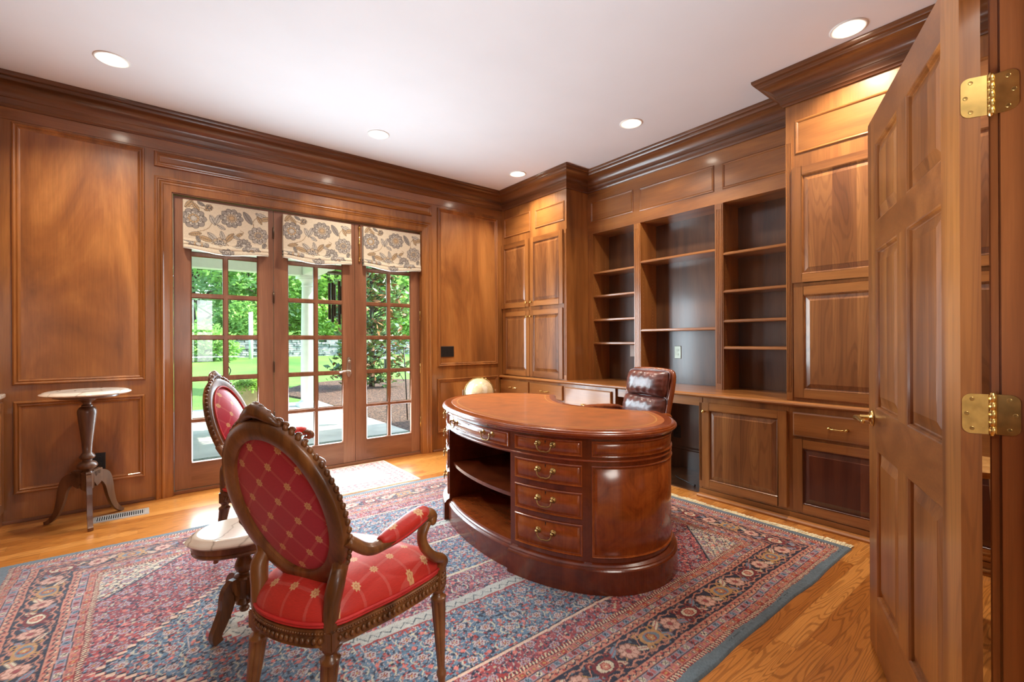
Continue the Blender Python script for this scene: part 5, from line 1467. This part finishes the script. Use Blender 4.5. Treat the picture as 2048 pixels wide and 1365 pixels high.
def leafmat(name, a, b_, tr=.35, rough=.55):
    m, nt, b, out = newmat(name)
    f = noise(nt, objmap(nt), 1.1, 4, .7); f2 = noise(nt, objmap(nt), 9, 2)
    f = math_(nt, 'ADD', math_(nt, 'MULTIPLY', f, .6), math_(nt, 'MULTIPLY', f2, .4))
    c = ramp(nt, f, [(.34, a), (.64, b_)])
    nt.links.new(c, b.inputs['Base Color']); b.inputs['Roughness'].default_value = rough
    t_ = N(nt, 'ShaderNodeBsdfTranslucent'); nt.links.new(c, t_.inputs[0]); mx = N(nt, 'ShaderNodeMixShader'); mx.inputs[0].default_value = tr
    nt.links.new(b.outputs[0], mx.inputs[1]); nt.links.new(t_.outputs[0], mx.inputs[2]); nt.links.new(mx.outputs[0], out.inputs[0]); return m
LF = [leafmat('foliage_mid_green', lin(104, 152, 74), lin(174, 214, 118), .5), leafmat('foliage_bright_green', lin(116, 166, 60), lin(190, 224, 116), .45), leafmat('foliage_pale_pine', lin(128, 166, 112), lin(190, 216, 160), .5)]
BARK = plain('tree_bark', lin(84, 74, 64), .95, vary=.2, vscale=6, bumpy=.6, bscale=20)
def leaves(m, pts, size, rng, droop=.3, asp=.45):
    n = len(pts); a = rng.random(n)*2*PI; b = (rng.random(n)-.5)*1.6-droop; s = size*(.6+.8*rng.random(n)); c = rng.random(n)*2*PI
    for i in range(n):
        u = Vector((math.cos(a[i])*math.cos(b[i]), math.sin(a[i])*math.cos(b[i]), math.sin(b[i])))
        v = u.cross(Vector((math.cos(c[i]), math.sin(c[i]), .6))).normalized(); p = Vector(pts[i])
        m.add([p, p+u*s[i]*.5+v*s[i]*asp*.5, p+u*s[i], p+u*s[i]*.5-v*s[i]*asp*.5], [(0, 1, 2, 3)])
def blob(rng, c, r, n, shell=.55):
    d = rng.normal(size=(n, 3)); d /= np.linalg.norm(d, axis=1)[:, None]
    return np.array(c)+d*np.array(r)*(shell+(1-shell)*rng.random((n, 1))**.6)
def tree_mesh(kind, seed, hgt, spread, nleaf, mat, lsize):
    rng = np.random.default_rng(seed)
    root = empty('tree', (0, 0, 0), cat='tree', group='trees behind the garden wall')
    m = MB(); m.smooth = True
    m.tube([(0, 0, -.3), (.05, 0, hgt*.2), (-.1, .1, hgt*.5), (.05, 0, hgt*.85)], [.28, .22, .15, .04], 10)
    m2 = MB()
    K = 26
    for k in range(K):
        a = rng.random()*2*PI; z = hgt*(.16+.8*rng.random()); rr = spread*(1-.55*(z/hgt-.2))*(.3+.6*rng.random())
        c = (rr*math.cos(a), rr*math.sin(a), z)
        m.tube([(0, 0, max(.3, z-rr*.5)), (c[0]*.5, c[1]*.5, z-rr*.12), c], [.07, .05, .02], 6)
        leaves(m2, blob(rng, c, (spread*.42, spread*.42, hgt*.10), nleaf//K), lsize, rng)
    m.build('trunk', BARK, root, local=True); m2.build('crown', mat, root, local=True)
    return root
protos = [tree_mesh(0, 1, 9.5, 3.6, 6000, LF[0], .34), tree_mesh(1, 2, 8.0, 3.4, 6000, LF[1], .32), tree_mesh(2, 3, 10.5, 3.8, 7000, LF[2], .30)]
rt_ = random.Random(12); used = [False]*3
spots = [(2, 31, 2), (5.2, 28.6, 0), (9.2, 30.5, 1), (13, 28.8, 0), (17.5, 31, 1), (4.5, 39, 2), (11, 39, 0), (19, 39, 2)]
words = ['feathery pale tree at the left edge of the leftmost door panes', 'leafy green tree in the right panes of the leftmost door', 'bright green tree behind the wind chime and porch column', 'leafy green tree in the right panes of the rightmost door', 'bright green tree at the right edge of the rightmost door', 'feathery tree far back above the stone wall in the leftmost door', 'leafy tree far back behind the wind chime', 'feathery tree far back in the rightmost door panes']
for i, (x, y, k) in enumerate(spots):
    o = protos[k] if not used[k] else copy_tree(protos[k]); used[k] = True
    o.location = (x, y, gz(x, y)-.1); o.rotation_euler = (0, 0, rt_.uniform(0, 6.28)); s_ = rt_.uniform(.85, 1.15); o.scale = (s_*1.1, s_*1.1, s_); o['label'] = words[i]
# shrubs in front of and above the wall
def shrub(name, x, y, z, r, n, mat, ls, label, seed, grp=None):
    rng = np.random.default_rng(seed); m = MB()
    for k in range(7):
        a = rng.random()*2*PI; q = rng.random()*.6; leaves(m, blob(rng, (x+r[0]*q*math.cos(a), y+r[1]*q*math.sin(a), z+r[2]*(.35+.5*rng.random())), (r[0]*.5, r[1]*.5, r[2]*.45), n//7), ls, rng, .0)
    o = m.build(name, mat); tag(o, label, 'shrub', grp); return o
SG = 'shrubs by the garden wall'
shrub('shrub', 1.7, 23.5, .35, (1.5, .7, 1.5), 2200, LF[0], .22, 'dark spreading shrub hiding the stone wall in the leftmost door', 1, SG)
shrub('shrub', 8.2, 26.6, 1.3, (2.2, 1, 1.9), 2000, LF[1], .24, 'yellow green shrub above the wall right of the porch column', 2, SG)
shrub('shrub', 3.6, 26.6, 1.3, (2.0, 1, 1.6), 1800, LF[0], .24, 'green shrub above the wall in the leftmost door panes', 5, SG)
shrub('shrub', 12.6, 26.6, 1.3, (2.0, 1, 1.5), 1600, LF[1], .24, 'green shrub above the wall in the right panes of the rightmost door', 6, SG)

# magnolia
MAGL = leafmat('magnolia_leaf', lin(58, 86, 48), lin(128, 156, 92), .2, .3); MAGB = plain('magnolia_brown_leaf', lin(150, 100, 58), .5, vary=.2)
mg = empty('magnolia_tree', (5.0, 12.7, -.1), label='dark glossy magnolia with brown leaf undersides beside the porch', cat='tree')
rng = np.random.default_rng(9); m = MB(); m2 = MB(); m3 = MB(); m3.smooth = True
m3.tube([(5.0, 12.7, -.1), (5.02, 12.7, 1.5), (5.0, 12.72, 3.2), (5.0, 12.7, 4.6)], [.09, .07, .05, .02], 8)
for k in range(120):
    z = .15+4.6*(k/120)**.9; a = rng.random()*2*PI; rr = (1.0-.55*abs(z-1.2)/3.4)*(.35+.75*rng.random()); c = (5.0+rr*math.cos(a), 12.7+rr*math.sin(a), z)
    m3.tube([(5.0, 12.7, max(.05, z-.25)), (5.0+rr*.6*math.cos(a), 12.7+rr*.6*math.sin(a), z-.06), c], [.022, .015, .008], 5)
    pts = np.array(c)+rng.normal(size=(34, 3))*.10; leaves(m, pts[:25], .20, rng, -.35, .42); leaves(m2, pts[25:], .18, rng, -.2, .42)
m3.build('trunk', BARK, mg); m.build('foliage', MAGL, mg); m2.build('brown_leaves', MAGB, mg)

# bird feeder on a shepherd's pole
fp = empty('bird_feeder_pole', (3.37, 7.04, -.1), label='dark shepherd hook pole standing in the mulch bed', cat='pole')
m = MB(); m.smooth = True; m.tube([(3.37, 7.04, -.1), (3.34, 7.04, .6), (3.31, 7.04, 1.12)], .010, 8); m.build('post', BLK, fp)
m = MB(); m.smooth = True; m.tube(cat([(3.32, 7.04, 1.0), (3.25, 7.04, 1.06), (3.15, 7.03, 1.09), (3.04, 7.03, 1.10), (3.02, 7.03, 1.075)], 6), .006, 7); m.tube([(3.31, 7.04, .58), (3.19, 7.04, .78)], .005, 7); m.tube([(3.25, 7.04, 1.13), (3.38, 7.04, 1.12)], .006, 7); m.build('hook_arm', BLK, fp)
bf = empty('bird_feeder', (3.02, 7.03, .78), label='grey lantern shaped bird feeder hanging from the hook pole', cat='bird feeder')
m = MB(); m.smooth = False; m.lathe([(.012, 1.03), (.02, 1.01), (.05, .985), (.125, .955), (.128, .945), (.03, .945)], (3.02, 7.03, 0), 8); m.build('roof', plain('feeder_grey', lin(150, 156, 156), .6), bf)
m = MB(); m.lathe([(.05, .80), (.05, .945)], (3.02, 7.03, 0), 12); m.build('seed_tube', plain('feeder_tube', lin(84, 92, 86), .4), bf)
m = MB(); m.lathe([(.0, .775), (.07, .775), (.075, .79), (.06, .80), (.0, .80)], (3.02, 7.03, 0), 12); m.tube([(3.02, 7.03, 1.03), (3.015, 7.03, 1.06)], .003, 5); m.build('tray', BLK, bf)

# wind chime under the porch beam
wx_, wy_ = 2.05, 6.5
wc = empty('wind_chime', (wx_, wy_, 2.5), label='bronze wind chime with long tubes hanging under the porch beside the column', cat='wind chime')
m = MB(); m.smooth = True; m.lathe([(.0, 2.195), (.10, 2.175), (.105, 2.16), (.1, 2.15), (.0, 2.15)], (wx_, wy_, 0), 24); m.tube([(wx_, wy_, 2.19), (wx_, wy_, 2.775)], .003, 5); m.build('top_disc', plain('chime_wood', lin(96, 74, 52), .5), wc)
for k in range(5):
    a = 2*PI*k/5+.5; px, py = wx_+.075*math.cos(a), wy_+.075*math.sin(a); m = MB(); m.smooth = True
    m.tube([(px, py, 2.06-.02*k), (px, py, 1.46+.035*k)], .019, 12); m.tube([(px, py, 2.06-.02*k), (px, py, 2.15)], .0025, 4); m.build('chime_tube', plain('bronze_tube', lin(56, 48, 42), .4, .5), wc)
m = MB(); m.smooth = True; m.lathe([(.0, 1.76), (.05, 1.76), (.05, 1.78), (.0, 1.78)], (wx_, wy_, 0), 16); m.tube([(wx_, wy_, 1.77), (wx_, wy_, 2.15)], .002, 4); m.build('clapper', BLK, wc)

# potted fern on the porch
fx_, fy_ = 1.20, 7.55
pt = empty('potted_fern', (fx_, fy_, -.05), label='fern in a pale urn on the porch outside the leftmost french door', cat='plant')
m = MB(); m.smooth = True; m.lathe([(.16, 0), (.16, .05), (.09, .09), (.06, .2), (.08, .28), (.15, .36), (.2, .5), (.215, .62), (.235, .64), (.235, .66), (.2, .655), (.18, .6), (.0, .58)], (fx_, fy_, -.05), 32); m.build('urn', plain('pale_terracotta', lin(206, 190, 150), .8), pt)
m = MB(); rng = np.random.default_rng(14)
for k in range(190):
    a = rng.random()*2*PI; L = .32+.24*rng.random(); e = .5+.7*rng.random(); pv = None
    for j in range(9):
        t_ = j/8; r_ = L*t_*math.cos(e*(1-.3*t_)); z = .56+L*(math.sin(e)*t_-.75*t_*t_); p = Vector((fx_+r_*math.cos(a), fy_+r_*math.sin(a), z))
        if pv is not None:
            sd_ = Vector((-math.sin(a), math.cos(a), 0)); w = .055*math.sin(PI*min(1, t_*.9+.1))
            for s in (-1, 1): m.add([pv, pv.lerp(p, .6), pv.lerp(p, .5)+sd_*s*w+Vector((0, 0, -.01))], [(0, 1, 2)])
        pv = p
m.build('fronds', LF[1], pt)
hk = MB(); hk.smooth = True; hk.tube(cat([(.86, 7.03, .80), (.875, 7.03, .86), (.845, 7.03, .92), (.85, 7.03, .965), (.87, 7.03, .96)], 6), .006, 7)
hk.tube([(.86, 7.03, .80), (.87, 7.03, .3), (.87, 7.03, -.05)], .005, 7)
tag(hk.build('plant_hook', BLK), 'small dark curled plant hook standing behind the fern urn', 'hook')
# utility pole on the lawn edge
m = MB(); m.smooth = True; m.tube([(3.82, 24.2, .3), (3.82, 24.2, 2.6)], .09, 12)
tag(m.build('white_post', WHITE), 'white post on the lawn seen in the right panes of the leftmost door', 'post')

# ------------------------------------------------------------------ light
W = bpy.data.worlds.new('sky'); S.world = W; W.use_nodes = True
nt = W.node_tree; nt.nodes.clear()
wo = nt.nodes.new('ShaderNodeOutputWorld'); bg = nt.nodes.new('ShaderNodeBackground'); sk = nt.nodes.new('ShaderNodeTexSky')
sk.sky_type = 'NISHITA'; sk.sun_disc = False; sk.sun_elevation = math.radians(50); sk.sun_rotation = math.radians(105); sk.air_density = 1.0; sk.dust_density = 1.0
bg.inputs[1].default_value = 1.1
nt.links.new(sk.outputs[0], bg.inputs[0]); nt.links.new(bg.outputs[0], wo.inputs[0])
sd_ = bpy.data.lights.new('sun', 'SUN'); sd_.energy = 15; sd_.angle = math.radians(.6); sd_.color = (1, .95, .86)
so = bpy.data.objects.new('sun', sd_); COL.objects.link(so)
so.rotation_euler = Vector((1, -.36, 1.1)).to_track_quat('Z', 'Y').to_euler()
def area(name, loc, to, sx, sy, e, col=(1, 1, 1), spread=180):
    l = bpy.data.lights.new(name, 'AREA'); l.shape = 'RECTANGLE'; l.size = sx; l.size_y = sy; l.energy = e; l.color = col; l.spread = math.radians(spread)
    o = bpy.data.objects.new(name, l); COL.objects.link(o); o.location = loc
    o.rotation_euler = (Vector(to)-Vector(loc)).to_track_quat('-Z', 'Y').to_euler(); return o
# daylight through the french doors and the hall window, then two added fill lamps
for g0, g1 in ((.293, .787), (1.023, 1.524), (1.753, 2.249)):
    area('door_daylight', ((g0+g1)/2, LY0-.012, 1.10), ((g0+g1)/2, 2.0, 1.0), g1-g0, 1.72, 48, (.74, .90, 1))
area('hall_daylight', ((HW0+HW1)/2, -4.3, 1.5), ((HW0+HW1)/2, 0, 1.2), .9, 1.6, 40, (.9, .96, 1))
area('hall_fill_light', (.5, -1.6, C-.05), (.5, -1.6, 0), 1.2, 1.2, 60, (1, .93, .84))  # unseen fill lamp added behind the camera to light the room
area('ceiling_fill_light', (.8, .8, 1.0), (.8, .8001, 3.0), .8, .8, 27, (.88, .95, 1))  # unseen upward lamp added to brighten the ceiling, like a bounced flash

# ------------------------------------------------------------------ render look
S.view_settings.view_transform = 'Standard'; S.view_settings.look = 'None'; S.view_settings.gamma = 1; S.view_settings.exposure = .0; S.view_settings.use_curve_mapping = False
cy = S.cycles
cy.use_denoising = True; cy.max_bounces = 10; cy.diffuse_bounces = 5; cy.glossy_bounces = 4; cy.transmission_bounces = 6; cy.transparent_max_bounces = 12; cy.sample_clamp_indirect = 8; cy.caustics_reflective = False; cy.caustics_refractive = False
